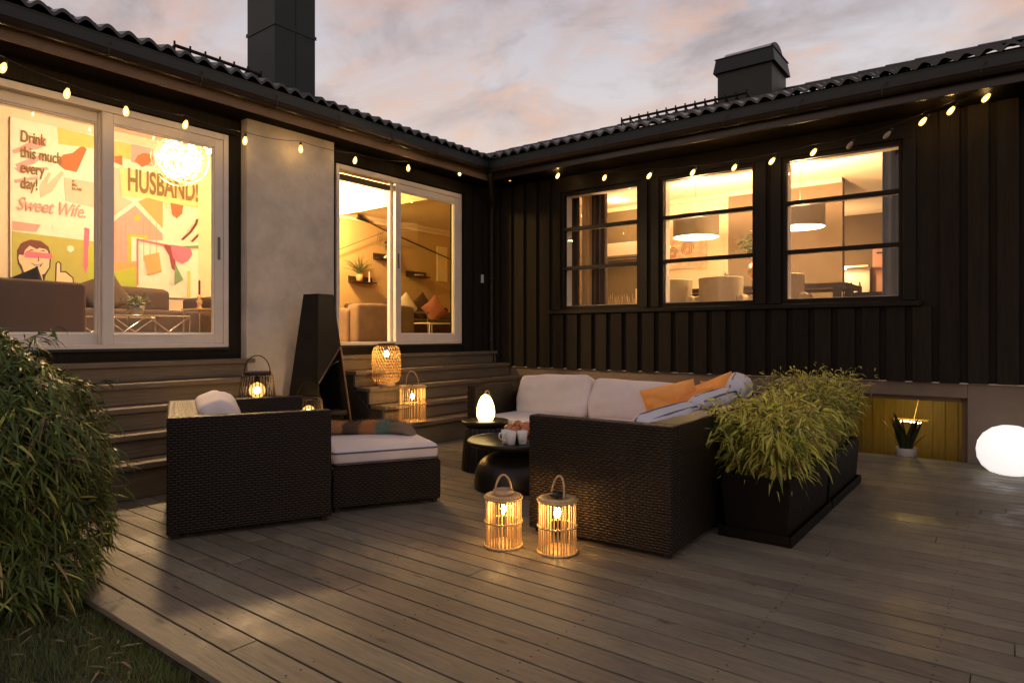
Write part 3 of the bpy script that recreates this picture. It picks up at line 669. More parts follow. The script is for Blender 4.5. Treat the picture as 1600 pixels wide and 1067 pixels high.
# --- ground
g = MB(); g.box(-60, 60, -60, 60, -.60, -.50); kind(g.build('ground', 'ground'), 'structure')
lw = MB()
def lawnf(u, v):
    x = -9 + 22 * u; y = -16 + 9.70 * v
    return (x, y, -.055 + .03 * noise.noise(Vector((x * .9, y * .9, 0))) * min(1., (-6.32 - y) * 1.5 + .1))
lw.grid(lawnf, 110, 60); kind(lw.build('lawn', 'lawn'), 'structure')
dk = MB(); y = -6.318; pit = .1275
while y < -.02:
    x = -.1 - random.random() * 3.0
    y1 = min(y + pit - .0085, -.006)
    while x < 9.5:
        L_ = random.choice((3.0, 3.6, 4.2, 4.8, 5.1)); dz = random.uniform(-.0012, .0012)
        dk.box(max(x, -.2), min(x + L_ - .003, 9.6), y, y1, -.028 + dz, dz); x += L_
    y += pit
kind(dk.build('deck', 'deck', bevel=.0028, seg=2), 'structure')
nl = MB(); y = -6.318
while y < -.1:
    for k in range(16):
        for q in (.028, .092):
            if random.random() < .8: x0 = -.075 + k * .6 + random.uniform(-.006, .006); nl.lathe([(.0005, .0022), (.0050, .0022)], 6, (x0, y + q + random.uniform(-.006, .006), 0), caps=False)
    y += pit
kind(nl.build('nail_heads', 'soot'), 'structure')
dj = MB()
for k in range(17): dj.box(-.1 + k * .6, -.05 + k * .6, -6.29, -.01, -.16, -.034)
dj.box(-.2, 9.6, -6.316, -6.291, -.20, -.034)
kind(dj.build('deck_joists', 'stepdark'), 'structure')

# --- stairs
TR = [(.15, .965, .0), (.39, .795, .15), (.63, .62, .39), (.87, .44, .63), (1.11, .26, .87)]
def stairs(y0, y1, label):
    t = thing('wooden_stairs', label, 'stairs', (0, y0, 0), group='wooden stairs up to the glass doors'); W = y1 - y0
    for i, (xn, z, xb) in enumerate(TR):
        tb = MB(); tb.box(xb + .001 if i else .13 * 0 + .002, xn, 0, W, z - .042, z); tb.build('tread', 'step', t, bevel=.004)
        zb = TR[i + 1][1] if i < 4 else .002
        rb = MB(); rb.box(xn - .062, xn - .032, .012, W - .012, zb + .001, z - .043); rb.build('riser', 'step', t, bevel=.002, seg=1)
    for yy in (.014, W - .034):
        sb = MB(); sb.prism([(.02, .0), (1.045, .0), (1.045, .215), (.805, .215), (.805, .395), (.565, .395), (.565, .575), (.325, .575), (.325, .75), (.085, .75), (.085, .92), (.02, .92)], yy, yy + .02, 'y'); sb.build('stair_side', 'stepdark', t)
    db = MB()
    for yy in (.0,): db.prism([(.06, .80), (.06, .66), (.90, .02), (1.03, .02), (1.03, .06)], yy, yy + .013, 'y')
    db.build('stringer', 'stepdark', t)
    return t
stairs(-8.2, -3.89, 'grey timber stairs under the left glass doors, half hidden by bush and armchair')
stairs(-2.83, -.012, 'grey timber stairs in the inner corner, with two glowing lanterns standing on the treads')
def glow_glass(es=1.9, op=.38):
    m = bpy.data.materials.new('frosted_amber_globe'); m.use_nodes = True; nt = m.node_tree; nt.nodes.remove(nt.nodes['Principled BSDF']); L = nt.links.new
    t = nt.nodes.new('ShaderNodeBsdfTransparent'); e = nt.nodes.new('ShaderNodeEmission'); e.inputs['Color'].default_value = (1, .52, .13, 1); e.inputs['Strength'].default_value = es
    mx = nt.nodes.new('ShaderNodeMixShader'); mx.inputs[0].default_value = op; L(t.outputs[0], mx.inputs[1]); L(e.outputs[0], mx.inputs[2]); L(mx.outputs[0], nt.nodes['Material Output'].inputs['Surface']); return m
MT['strglow'] = glow_glass(3.2, .55)
# ------------------------------------------------------------------ string lights
BULBS = [(.30, -5.98, 3.155), (.30, -5.575, 3.087), (.30, -5.149, 3.063), (.30, -4.657, 3.077), (.30, -4.089, 3.068), (.30, -3.472, 3.127), (.30, -2.769, 3.157), (.30, -1.96, 3.235), (.30, -1.035, 3.36),
         (.57, -.30, 3.39), (1.382, -.30, 3.301), (2.083, -.30, 3.173), (2.693, -.30, 3.106), (3.234, -.30, 3.062), (3.711, -.30, 3.046), (4.112, -.30, 3.051), (4.524, -.30, 3.076), (4.861, -.30, 3.088), (5.184, -.30, 3.129), (5.477, -.30, 3.20), (5.696, -.30, 3.256), (5.957, -.30, 3.315)]
st = thing('string_lights', 'string of warm bulbs on a black cable strung under both eaves', 'string lights', (0, 0, 0))
pts = [Vector(p) + Vector((0, 0, .075)) for p in [(.30, -6.9, 3.27)] + BULBS[:9] + [(.32, -.32, 3.40)] + BULBS[9:] + [(6.9, -.3, 3.33)]]
fine = []
for a, c in zip(pts, pts[1:]):
    L_ = (c - a).length
    for k in range(6):
        t = k / 6; fine.append(a.lerp(c, t) - Vector((0, 0, .035 * L_ * 4 * t * (1 - t))))
b = MB(); b.tube(fine + [pts[-1]], .003, 5); b.build('cable', 'cable', st)
for i, p in enumerate(BULBS):
    off = i in (17, 18)
    b = MB(); prof = [(.001, -.062), (.016, -.058), (.027, -.042), (.031, -.018), (.028, .008), (.020, .026), (.014, .040)]
    b.lathe(prof, 14); s = b.build('bulb', 'offbulb' if off else 'strglow', st, loc=p)
    b = MB(); b.lathe([(.013, .041), (.017, .045), (.017, .075), (.008, .082)], 10); b.build('socket', 'cable', s)
    if not off: b = MB(); b.ball((0, 0, -.014), .010, .010, .020, 8, 6); b.build('filament', 'filament', s)
    tl = (i % 3 - 1) * .12
    s.rotation_euler = ((.25 if i > 8 else -.2) + tl, (.75 if i > 9 else -.15), 0); s.scale = (.74, .74, .82)

# ------------------------------------------------------------------ wicker furniture
def wick(mb, name, parent): return mb.build(name, 'wicker', parent, bevel=.010, seg=2)
CA = R(65.0)
CO = Vector((2.255, -5.714, 0))
ch = thing('wicker_armchair', 'wide dark brown wicker armchair, side to the camera, before the left stairs', 'armchair', CO, CA)
# local: x = facing, y = to its left; near arm along y=0
CL, CW, CH = .945, 1.14, .715
b = MB(); b.box(0, .20, .085, CW - .085, .03, CH); wick(b, 'backrest', ch)
b = MB(); b.box(0, CL, 0, .084, .03, CH); wick(b, 'armrest', ch)
b = MB(); b.box(0, CL, CW - .084, CW, .03, CH); wick(b, 'armrest', ch)
b = MB(); b.box(.201, CL - .02, .085, CW - .085, .03, .30); wick(b, 'seat_base', ch)
for x, y in ((.03, .02), (CL - .06, .02), (.03, CW - .05), (CL - .06, CW - .05)):
    b = MB(); b.box(x, x + .035, y, y + .035, 0, .029); b.build('foot', 'tblack', ch)
s = rbox(.70, CW - .19, .13, .04, 1).build('seat_pad', 'cushion', ch, loc=(.565, CW / 2, .302))
def loc2(o, M): o.matrix_world = M; return o
def back_cushion(label, w, h, t, M, m, seed, group=None):
    b = rbox(w, h, t, min(.06, t * .36), seed, .022, .05, 10); b.v = [(x, y, z - t / 2) for x, y, z in b.v]
    b.v = [(x * (1 - .05 * abs(2 * y / h) ** 2), y * (1 - .05 * abs(2 * x / w) ** 2), z * (1 - .10 * max(abs(2 * x / w), abs(2 * y / h)) ** 4)) for x, y, z in b.v]
    e = b.build('back_cushion', m); tag(e, label, 'cushion', group)
    r = min(.06, t * .36); dfm = lambda x, y, z: (x * (1 - .05 * abs(2 * y / h) ** 2), y * (1 - .05 * abs(2 * x / w) ** 2), z * (1 - .10 * max(abs(2 * x / w), abs(2 * y / h)) ** 4))
    for zz in (.5 * t - r * .6, -.5 * t + r * .6):
        k = MB(); ins = r * .12; W2, H2 = w / 2 - ins, h / 2 - ins; pts = []
        for (cx, cy, a0) in ((W2 - r, H2 - r, 0), (-W2 + r, H2 - r, 90), (-W2 + r, -H2 + r, 180), (W2 - r, -H2 + r, 270)):
            nx_, ny_ = math.cos(R(a0 + 180)), math.sin(R(a0 + 180))
            pts += [dfm(cx + r * math.cos(R(a0 + 18 * q)), cy + r * math.sin(R(a0 + 18 * q)), zz) for q in range(6)]
            ln = (2 * (W2 - r)) if abs(nx_) > .5 else (2 * (H2 - r)); ex, ey = cx + r * math.cos(R(a0 + 90)), cy + r * math.sin(R(a0 + 90))
            pts += [dfm(ex + nx_ * ln * q / 8, ey + ny_ * ln * q / 8, zz) for q in range(1, 8)]
        if m == 'cushblue': k.tube(pts, .0075, 5, closed=True); k.build('piping', 'piping', e)
    e.matrix_world = M; return e
def cushion(name, label, cat, w, h, t, M, m, seed, group=None, pipe=True, parent=None, wr=.012, pinch=.05, power=.36):
    e = pillow(w, h, t, seed, pinch=pinch, wr=wr, power=power).build(name, m)
    tag(e, label, cat, group)
    if pipe:
        b = MB(); b.tube(edge_loop(w * .985, h * .985, pinch), .0055, 5, closed=True); b.build('piping', 'piping', e)
    e.matrix_world = M; return e
def fr(o, xa, ya):
    xa = Vector(xa).normalized(); ya = Vector(ya); za = xa.cross(ya).normalized(); ya = za.cross(xa)
    m = Matrix((xa, ya, za)).transposed().to_4x4(); m.translation = Vector(o); return m
CMW = Matrix.Translation(CO) @ Matrix.Rotation(CA, 4, 'Z')
back_cushion('pale grey back cushion leaning in the left wicker armchair', .88, .46, 0.19, CMW @ fr((.32, .55, .575), (0, 1, 0), (-.38, 0, 1)), 'cushion', 3)
OA = R(61.3)
ot = thing('wicker_ottoman', 'low dark wicker footstool with a pale padded top pushed against the armchair front', 'ottoman', (2.528, -4.755, 0), OA)
OL, OW = .757, .96
b = MB(); b.box(0, OL, 0, OW, .03, .308); wick(b, 'base', ot)
for x, y in ((.02, .02), (OL - .05, .02), (.02, OW - .05), (OL - .05, OW - .05)):
    b = MB(); b.box(x, x + .03, y, y + .03, 0, .029); b.build('foot', 'tblack', ot)
s = rbox(OL - .01, OW - .02, .112, .045, 2).build('seat_pad', 'cushion', ot, loc=(OL / 2 - .005, OW / 2, .309))
b = MB()
def rl_(z, ins): 
    w, d, r = OL - .01 - 2 * ins, OW - .02 - 2 * ins, .045; o = []
    for (cx, cy, a0) in ((w / 2 - r, d / 2 - r, 0), (-w / 2 + r, d / 2 - r, 90), (-w / 2 + r, -d / 2 + r, 180), (w / 2 - r, -d / 2 + r, 270)):
        for k in range(7): o.append((cx + r * math.cos(R(a0 + 15 * k)), cy + r * math.sin(R(a0 + 15 * k)), z))
    return o
b.tube(rl_(.088, -.001), .006, 5, closed=True); b.tube(rl_(.018, -.001), .006, 5, closed=True); b.build('piping', 'piping', s)
# folded wool throw along the far edge of the ottoman
BS = ['rug_a', (.085, .06, .05), (.42, .15, .055), (.12, .19, .15), (.22, .16, .115), (.24, .20, .16)]
def throw_mat():
    m = bpy.data.materials.new('wool_plaid_throw'); m.use_nodes = True; nt = m.node_tree; p = nt.nodes['Principled BSDF']; L = nt.links.new
    tc = nt.nodes.new('ShaderNodeTexCoord'); sp = nt.nodes.new('ShaderNodeSeparateXYZ'); L(tc.outputs['Object'], sp.inputs[0])
    nz = nt.nodes.new('ShaderNodeTexNoise'); nz.inputs['Scale'].default_value = 45; L(tc.outputs['Object'], nz.inputs['Vector'])
    r = nt.nodes.new('ShaderNodeValToRGB'); r.color_ramp.interpolation = 'LINEAR'; e = r.color_ramp.elements
    cols = [(.0, (.34, .17, .075)), (.30, (.34, .17, .075)), (.32, (.085, .055, .04)), (.46, (.10, .065, .045)), (.50, (.34, .145, .06)), (.61, (.34, .145, .06)), (.65, (.105, .15, .115)), (.76, (.105, .15, .115)), (.78, (.20, .145, .095)), (1., (.24, .19, .14))]
    e[0].position = 0; e[0].color = (*cols[0][1], 1); e[1].position = 1; e[1].color = (*cols[-1][1], 1)
    for q, c in cols[1:-1]: k = e.new(q); k.color = (*c, 1)
    mm = M_(nt, 'ADD', M_(nt, 'MULTIPLY', M_(nt, 'SUBTRACT', nz.outputs['Fac'], .5), .05), M_(nt, 'DIVIDE', sp.outputs['X'], .80))
    L(mm, r.inputs['Fac']); L(r.outputs[0], p.inputs['Base Color']); p.inputs['Roughness'].default_value = .98; p.inputs['Specular IOR Level'].default_value = .1
    b = nt.nodes.new('ShaderNodeBump'); b.inputs['Strength'].default_value = .5; n2 = nt.nodes.new('ShaderNodeTexNoise'); n2.inputs['Scale'].default_value = 160; L(tc.outputs['Object'], n2.inputs['Vector']); L(n2.outputs['Fac'], b.inputs['Height']); L(b.outputs[0], p.inputs['Normal'])
    return m
MT['throw'] = throw_mat()
b = MB()
def throwf(u, v):
    a = 2 * PI * v; L_ = u * .86 - .06; dr = 0
    if L_ > .66: dr = (L_ - .66) ** 2 * 3.4
    rx = .125 * (1 - .12 * math.sin(u * 9)); rz = (.048 + .006 * math.sin(u * 13)) * (1 - .35 * max(0, (L_ - .6) / .2))
    k = (min(1, u * 14) * min(1, (1 - u) * 14)) ** .5
    cy, cz = math.copysign(abs(math.cos(a)) ** .7, math.cos(a)), math.copysign(abs(math.sin(a)) ** .8, math.sin(a))
    q = Vector((L_ * 6, math.cos(a) * 1.2, math.sin(a)))
    return (L_, cy * rx * k + .012 * noise.noise(q), rz * cz * k + .050 - dr + .009 * noise.noise(q * 2.1))
b.grid(throwf, 60, 22)
rnd = random.Random(3)
fz = MB()
for k in range(5000):
    u, v = rnd.uniform(.02, .98), rnd.uniform(0, .5); p = Vector(throwf(u, v)); p2 = p + Vector((rnd.gauss(0, .011), rnd.gauss(0, .012), rnd.uniform(.003, .022)))
    fz._add([p, p + Vector((.0012, .0006, 0)), p2], [(0, 1, 2)])
tb = b.build('wool_throw', 'throw'); tag(tb, 'folded fuzzy wool throw in brown, orange and teal checks lying on the footstool', 'blanket')
tb.matrix_world = Matrix.Translation((2.528, -4.755, .424)) @ Matrix.Rotation(OA, 4, 'Z') @ Matrix.Translation((-.02, .80, 0)) @ Matrix.Rotation(R(-25), 4, 'Z')
fz.build('fuzz', 'throw', tb)

# corner sofa
SA = R(1.8)
so = thing('wicker_corner_sofa', 'large dark wicker corner sofa with pale seat pads, backed by the two planters', 'sofa', (3.804, -4.272, 0), SA)
H = .712
b = MB(); b.box(0, .915, 0, .10, .028, H); wick(b, 'armrest', so)
b = MB(); b.box(.735, .915, .101, 2.55, .028, H); wick(b, 'backrest', so)
b = MB(); b.box(-1.68, .734, 2.37, 2.55, .028, H); wick(b, 'backrest', so)
b = MB(); b.box(-1.78, -1.681, 1.55, 2.55, .028, H); wick(b, 'armrest', so)
b = MB(); b.box(.03, .734, .101, 2.369, .028, .295); wick(b, 'seat_base', so)
b = MB(); b.box(-1.68, .029, 1.60, 2.369, .028, .295); wick(b, 'seat_base', so)
for x, y in ((.03, .03), (.86, .03), (.86, 2.5), (-1.75, 1.58), (-1.75, 2.5), (0, 1.65)):
    b = MB(); b.box(x, x + .035, y, y + .035, 0, .027); b.build('foot', 'tblack', so)
for i, (x, y, w, d) in enumerate(((.385, .50, .69, .79), (.385, 1.29, .69, .77), (.385, 2.02, .69, .69), (-.39, 1.985, .83, .76), (-1.245, 1.985, .85, .76))):
    rbox(w, d, .125, .04, 5 + i).build('seat_pad', 'cushion', so, loc=(x, y, .297))
SMW = Matrix.Translation((3.804, -4.272, 0)) @ Matrix.Rotation(SA, 4, 'Z')
bk = 'back cushions of the corner sofa'
back_cushion('pale lilac back cushion at the left end of the sofa along the dark wall', .84, .43, 0.19, SMW @ fr((-1.20, 2.23, .585), (1, 0, .03), (0, .34, 1)), 'cushion', 11, bk)
back_cushion('pale lilac back cushion in the middle of the wall side, next to the orange pillows', .90, .42, 0.185, SMW @ fr((-.34, 2.24, .57), (1, .02, -.03), (0, .34, 1)), 'cushion', 12, bk)
back_cushion('blue-grey back cushion nearest the camera, slumped on the planter side of the sofa', .84, .40, 0.139, SMW @ fr((.63, .52, .565), (0, 1, .02), (.40, 0, 1)), 'cushblue', 13, bk)
back_cushion('blue-grey back cushion second from the front on the planter side of the sofa', .80, .44, 0.139, SMW @ fr((.64, 1.34, .585), (0, 1, .03), (.36, 0, 1)), 'cushblue', 14, bk)
back_cushion('blue-grey back cushion in the far corner behind the bamboo', .70, .48, 0.156, SMW @ fr((.60, 2.02, .64), (-.25, 1, .05), (.30, 0, 1)), 'cushblue', 15, bk)
og = 'orange throw pillows on the sofa'
cushion('throw_pillow', 'bright orange pillow tipped up on its edge, foremost of the orange pillows', 'pillow', .46, .45, .29, fr((3.93, -2.42, .585), (.79, .50, .22), (-.15, .45, 1)), 'orange', 21, og, False, pinch=.11, wr=.055, power=.5)
cushion('throw_pillow', 'burnt orange pillow lying in front between two brighter ones', 'pillow', .44, .36, .19, fr((4.10, -2.46, .58), (.80, .45, .22), (.1, .62, .8)), 'orange2', 22, og, False, pinch=.16, wr=.055, power=.5)
cushion('throw_pillow', 'bright orange pillow with its point up behind the burnt orange one', 'pillow', .48, .48, .27, fr((4.16, -2.06, .605), (.79, .55, .36), (-.30, .4, 1)), 'orange', 23, og, False, pinch=.11, wr=.055, power=.5)
cushion('throw_pillow', 'orange pillow peeping out farthest back by the blue-grey corner cushion', 'pillow', .44, .44, .15, fr((4.24, -1.98, .61), (.79, .62, .05), (-.1, .4, 1)), 'orange2', 24, og, False, pinch=.16, wr=.012, power=.5)

# ------------------------------------------------------------------ tables and what stands on them
t = thing('round_coffee_table', 'round black coffee table with a domed base between armchair and sofa', 'coffee table', (3.017, -3.39, 0))
b = MB(); b.lathe([(.30, .0), (.318, .012), (.318, .055), (.308, .12), (.285, .18), (.245, .225), (.19, .258), (.13, .285), (.115, .325)], 56); b.build('base', 'tblack', t)
b = MB(); b.lathe([(.10, .326), (.30, .328), (.352, .338), (.366, .352), (.370, .372), (.364, .378), (.357, .374), (.35, .366), (.0005, .364)], 64); b.build('tabletop', 'tblack', t)
t = thing('fluted_side_table', 'taller fluted black side table under the glowing egg lamp', 'side table', (2.40, -3.01, 0))
b = MB(); b.lathe([(.205, .0), (.205, .008), (.180, .37), (.176, .392)], 112, flute=lambda j: 1 + .030 * (1 if j % 4 < 2 else -1)); b.build('base', 'tblack', t)
b = MB(); b.lathe([(.17, .393), (.196, .396), (.206, .404), (.210, .43), (.205, .441), (.198, .436), (.0005, .434)], 56); b.build('tabletop', 'tblack', t)
t = thing('egg_table_lamp', 'glowing egg-shaped lamp with a cord loop on top, standing on the fluted table', 'lamp', (2.415, -3.02, .435))
b = MB(); b.lathe([(.045, .0), (.062, .004), (.078, .035), (.083, .075), (.076, .13), (.060, .180), (.040, .215), (.022, .230), (.001, .234)], 28); b.build('lamp_shade', 'egg', t)
b = MB(); b.tube([(.022 * math.cos(a) + .02, 0, .246 + .022 * math.sin(a)) for a in [k * PI / 8 for k in range(17)]], .005, 6); b.tube([(-.03, .0, .215), (-.012, 0, .24), (.004, 0, .240)], .005, 6); b.build('loop', 'cork', t)
# mugs
def mug(x, y, rz, label):
    t = thing('coffee_mug', label, 'mug', (x, y, .3655), rz, 'white mugs on the coffee table')
    b = MB(); b.lathe([(.027, .0), (.030, .003), (.036, .05), (.040, .100), (.038, .101), (.034, .05), (.026, .008), (.0005, .007)], 28); b.build('cup', 'mug', t)
    b = MB(); b.tube([(.034, 0, .028), (.050, 0, .030), (.063, 0, .045), (.066, 0, .062), (.056, 0, .080), (.038, 0, .084)], [.006, .0055, .005, .005, .0055, .006], 8); b.build('handle', 'mug', t)
mug(3.045, -3.525, R(-110), 'white mug at the left of the three on the round table, half hidden')
mug(3.12, -3.56, R(-145), 'white mug standing in front of the other two, handle towards the camera')
mug(3.17, -3.485, R(-60), 'white mug at the right of the three, its handle pointing right')
t = thing('fruit_bowl', 'dark wooden bowl heaped with apples on the round table', 'bowl', (3.045, -3.37, .3655)); t.scale = (.88, .88, 1)
b = MB(); b.lathe([(.05, 0), (.06, .004), (.11, .03), (.145, .065), (.150, .070), (.143, .070), (.10, .036), (.0005, .016)], 40); b.build('bowl_body', 'bowl', t)
def apple(dx, dy, z, r, label, rot):
    t = thing('apple', label, 'apple', (3.045 + dx * .88, -3.37 + dy * .88, .3755 + z), rot, 'apples in the fruit bowl')
    pr = [(r * q, r * h) for q, h in ((.001, -.80), (.25, -.90), (.55, -.82), (.85, -.50), (.99, -.05), (1.0, .25), (.88, .62), (.60, .84), (.30, .86), (.10, .74), (.001, .66))]
    b = MB(); b.lathe(pr, 20); b.build('fruit', 'apple', t)
    b = MB(); b.tube([(0, 0, r * .66), (.003, 0, r * .85), (.008, .002, r * 1.08)], .0018, 5); b.build('stalk', 'stem', t)
apple(-.085, -.025, .078, .038, 'apple lying at the left rim of the fruit bowl', .3)
apple(-.025, .025, .105, .041, 'red apple on top of the heap, left of the smaller dark red one', 1.3)
apple(.038, .075, .098, .036, 'small dark red apple at the back of the heap', 2.2)
apple(.075, .0, .095, .042, 'pale pinkish apple with its stalk showing at the right of the heap', 4.0)
apple(.010, -.045, .072, .038, 'apple at the front of the bowl just above the mugs', 5.2)
apple(.108, -.035, .070, .036, 'apple farthest right in the bowl, close to the wicker arm', 3.1)

# ------------------------------------------------------------------ lanterns
def cane_lantern(x, y, rad, h, label, hrot, tilt, lid, nslat=34, z=0., bulb_z=.62, estr='bulb'):
    t = thing('bamboo_lantern', label, 'lantern', (x, y, z), hrot, 'bamboo cane lanterns')
    b = MB()
    for k in range(nslat):
        a = 2 * PI * k / nslat + .04 * math.sin(k * 5.1); q = Vector((math.cos(a), math.sin(a), 0)); b.tube([q * rad + Vector((0, 0, .012)), q * rad * (1 + .01 * math.sin(k * 3.3)) + Vector((0, 0, h - .012))], .0043, 6)
    b.build('canes', 'bamboo', t)
    for zz, rr, n in ((.008, .0075, 46), (h * .5, .0058, 46), (h - .008, .0075, 46)):
        b = MB(); b.tube([((rad + .004 + .002 * (k % 2)) * math.cos(2 * PI * k / n), (rad + .004 + .002 * (k % 2)) * math.sin(2 * PI * k / n), zz + .0028 * (1 if k % 2 else -1)) for k in range(n)], rr, 6, closed=True); b.build('binding_ring', 'bamboo', t)
    b = MB(); b.lathe([(rad * .56, h - .006), (rad * 1.0, h - .004), (rad * 1.02, h + .006), (rad * .60, h + .009), (rad * .56, h + .004)], 40); b.build('top_ring', 'bamboo', t)
    b = MB(); b.lathe([(.0005, .006), (rad * .97, .006), (rad * .97, .012), (.0005, .012)], 30); b.build('floor_disc', 'bamboo', t)
    if lid:
        b = MB(); b.lathe([(rad * .56, h + .002), (rad * .57, h + .035), (rad * .53, h + .036), (rad * .50, h + .018), (.0005, h + .018)], 36); b.build('lid', 'cork', t)
    else:
        b = MB(); b.lathe([(.0005, h + .02), (rad * .45, h + .02), (rad * .45, h + .028), (.0005, h + .03)], 30); c = b.build('solar_cap', 'cable', t)
    b = MB(); pts = [(rad * .50 * math.cos(PI * k / 14), math.sin(PI * k / 14) * rad * .15 * tilt, h + .01 + rad * 1.08 * math.sin(PI * k / 14)) for k in range(15)]
    b.tube(pts, .0062, 6); b.build('handle', 'cork', t)
    b = MB(); b.lathe([(.0005, h - .0), (.016, h - .002), (.016, h - .045), (.010, h - .052)][::-1], 12); b.tube([(0, 0, h - .05), (0, 0, h + .02)], .005, 6); b.build('socket', 'cable', t)
    b = MB(); b.ball((0, 0, h * bulb_z + .035), .017, .017, .032, 14, 10); b.build('bulb', estr, t)
    return t
cane_lantern(3.847, -4.575, .100, .285, 'cane lantern on the deck with round lid and upright handle, left of the pair', R(60), 0, True)
cane_lantern(4.150, -4.475, .103, .295, 'cane lantern on the deck beside the sofa arm, handle leaning, right of the pair', R(-15), 1.2, False)
L3 = cane_lantern(.985, -2.545, .140, .385, 'pale slatted lantern with a thin wire handle on the second lowest tread', R(30), -1.5, False, 30, .26)
# woven bamboo lantern
def woven():
    t = thing('woven_lantern', 'tall woven bamboo lantern with a dark cap standing on the middle tread', 'lantern', (.515, -2.50, .62))
    prof = [(.100, .035), (.140, .055), (.160, .11), (.164, .25), (.160, .38), (.140, .44), (.105, .455)]
    def rad(z):
        for (r0, z0), (r1, z1) in zip(prof, prof[1:]):
            if z <= z1: return r0 + (r1 - r0) * max(0, (z - z0)) / (z1 - z0)
        return prof[-1][0]
    b = MB(); n = 30
    for sgn in (1, -1):
        for k in range(n):
            pts = []
            for i in range(29):
                z = .035 + .42 * i / 28; a = 2 * PI * k / n + sgn * (z - .035) * 3.1; r = rad(z) + .0022 * math.sin(i * PI / 1.0 + (k % 2) * PI) * sgn
                pts.append(Vector((r * math.cos(a), r * math.sin(a), z)))
            for i in range(28):
                p, q = pts[i], pts[i + 1]; tg = Vector((-p.y, p.x, 0)).normalized() * .0052
                b._add([p - tg, p + tg, q + tg, q - tg], [(0, 1, 2, 3)], True)
    b.build('woven_body', 'bamboodk', t)
    b = MB()
    for zz in (.16, .25, .34): b.tube([((rad(zz)) * math.cos(2 * PI * k / 40), rad(zz) * math.sin(2 * PI * k / 40), zz) for k in range(40)], .0035, 5, closed=True)
    b.build('hoops', 'bamboodk', t)
    b = MB(); b.lathe([(.0005, 0), (.098, 0), (.102, .034), (.096, .036), (.0005, .02)], 40); b.build('base_ring', 'cork', t)
    b = MB(); b.lathe([(.0005, .452), (.098, .452), (.098, .482), (.09, .486), (.0005, .486)], 36); b.build('cap', 'wooddk', t)
    b = MB(); b.lathe([(.012, .40), (.014, .452)], 10); b.build('socket', 'cable', t)
    b = MB(); b.ball((0, 0, .365), .028, .028, .034, 14, 10); b.build('bulb', 'bulb', t)
woven()
# wire lanterns
def wire_lantern(x, y, z, label, s=1.):
    t = thing('wire_lantern', label, 'lantern', (x, y, z), 0, 'dark wire lanterns'); t.scale = (s, s, s)
    b = MB(); n = 30
    for k in range(n):
        a = 2 * PI * k / n; c, d = math.cos(a), math.sin(a)
        b.tube([(.105 * c, .105 * d, .60), (.125 * c, .125 * d, .585), (.195 * c, .195 * d, .02)], .0035, 5)
    for zz, rr in ((.02, .195), (.30, .160)): b.tube([(rr * math.cos(2 * PI * k / 40), rr * math.sin(2 * PI * k / 40), zz) for k in range(40)], .004, 5, closed=True)
    b.build('wire_cage', 'wire', t)
    b = MB(); b.lathe([(.0005, .590), (.108, .590), (.112, .600), (.112, .618), (.10, .622), (.0005, .622)], 36); b.build('top_plate', 'wire', t)
    b = MB(); b.lathe([(.0005, .0), (.195, .0), (.197, .012), (.0005, .014)], 36); b.build('base_plate', 'wire', t)
    b = MB(); b.tube([(.105 * math.cos(PI * k / 16), 0, .615 + .145 * math.sin(PI * k / 16)) for k in range(17)], .005, 6); hd = b.build('handle', 'wire', t); hd.rotation_euler = (0, 0, R(50))
    b = MB(); b.lathe([(.018, .525), (.024, .535), (.024, .575), (.012, .59)], 14); b.build('socket', 'wire', t)
    b = MB(); b.ball((0, 0, .46), .026, .026, .030, 14, 10); b.build('bulb', 'bulb', t)
    b = MB(); b.ball((0, 0, .46), .066, .066, .068, 20, 14); g = b.build('globe', 'globeglow', t)
MT['globeglow'] = glow_glass()
wire_lantern(.985, -4.375, .262, 'larger dark wire lantern with a glowing globe on the lowest tread of the left stairs')
wire_lantern(.76, -3.70, .002, 'smaller dark wire lantern on the deck in front of the tapered fire column', .98)
# globe lamp
t = thing('globe_lamp', 'big glowing white pebble-shaped lamp on the deck at the right edge', 'lamp', (6.125, -.425, .002)); t.scale = (.95, .95, .95)
b = MB(); b.lathe([(.0005, 0), (.10, .0), (.16, .018), (.215, .065), (.250, .135), (.258, .21), (.245, .285), (.205, .355), (.14, .410), (.07, .436), (.0005, .442)], 48); b.build('lamp_body', 'globe', t)
b = MB(); b.lathe([(.0005, .0), (.09, .0), (.09, .002)], 20); b.build('base_cap', 'white', t, loc=(0, 0, -.002))
# fire column
fp = thing('fire_column', 'tall tapered black steel fire column in front of the plaster chimney breast', 'fire pit', (.46, -3.37, 0), R(45 - 37.6 + 0))
b = MB(); zt = 1.615; hb, ht = .262, .105
def sq(h): return [(-h, -h), (h, -h), (h, h), (-h, h)]
def hz(z): return hb + (ht - hb) * z / zt
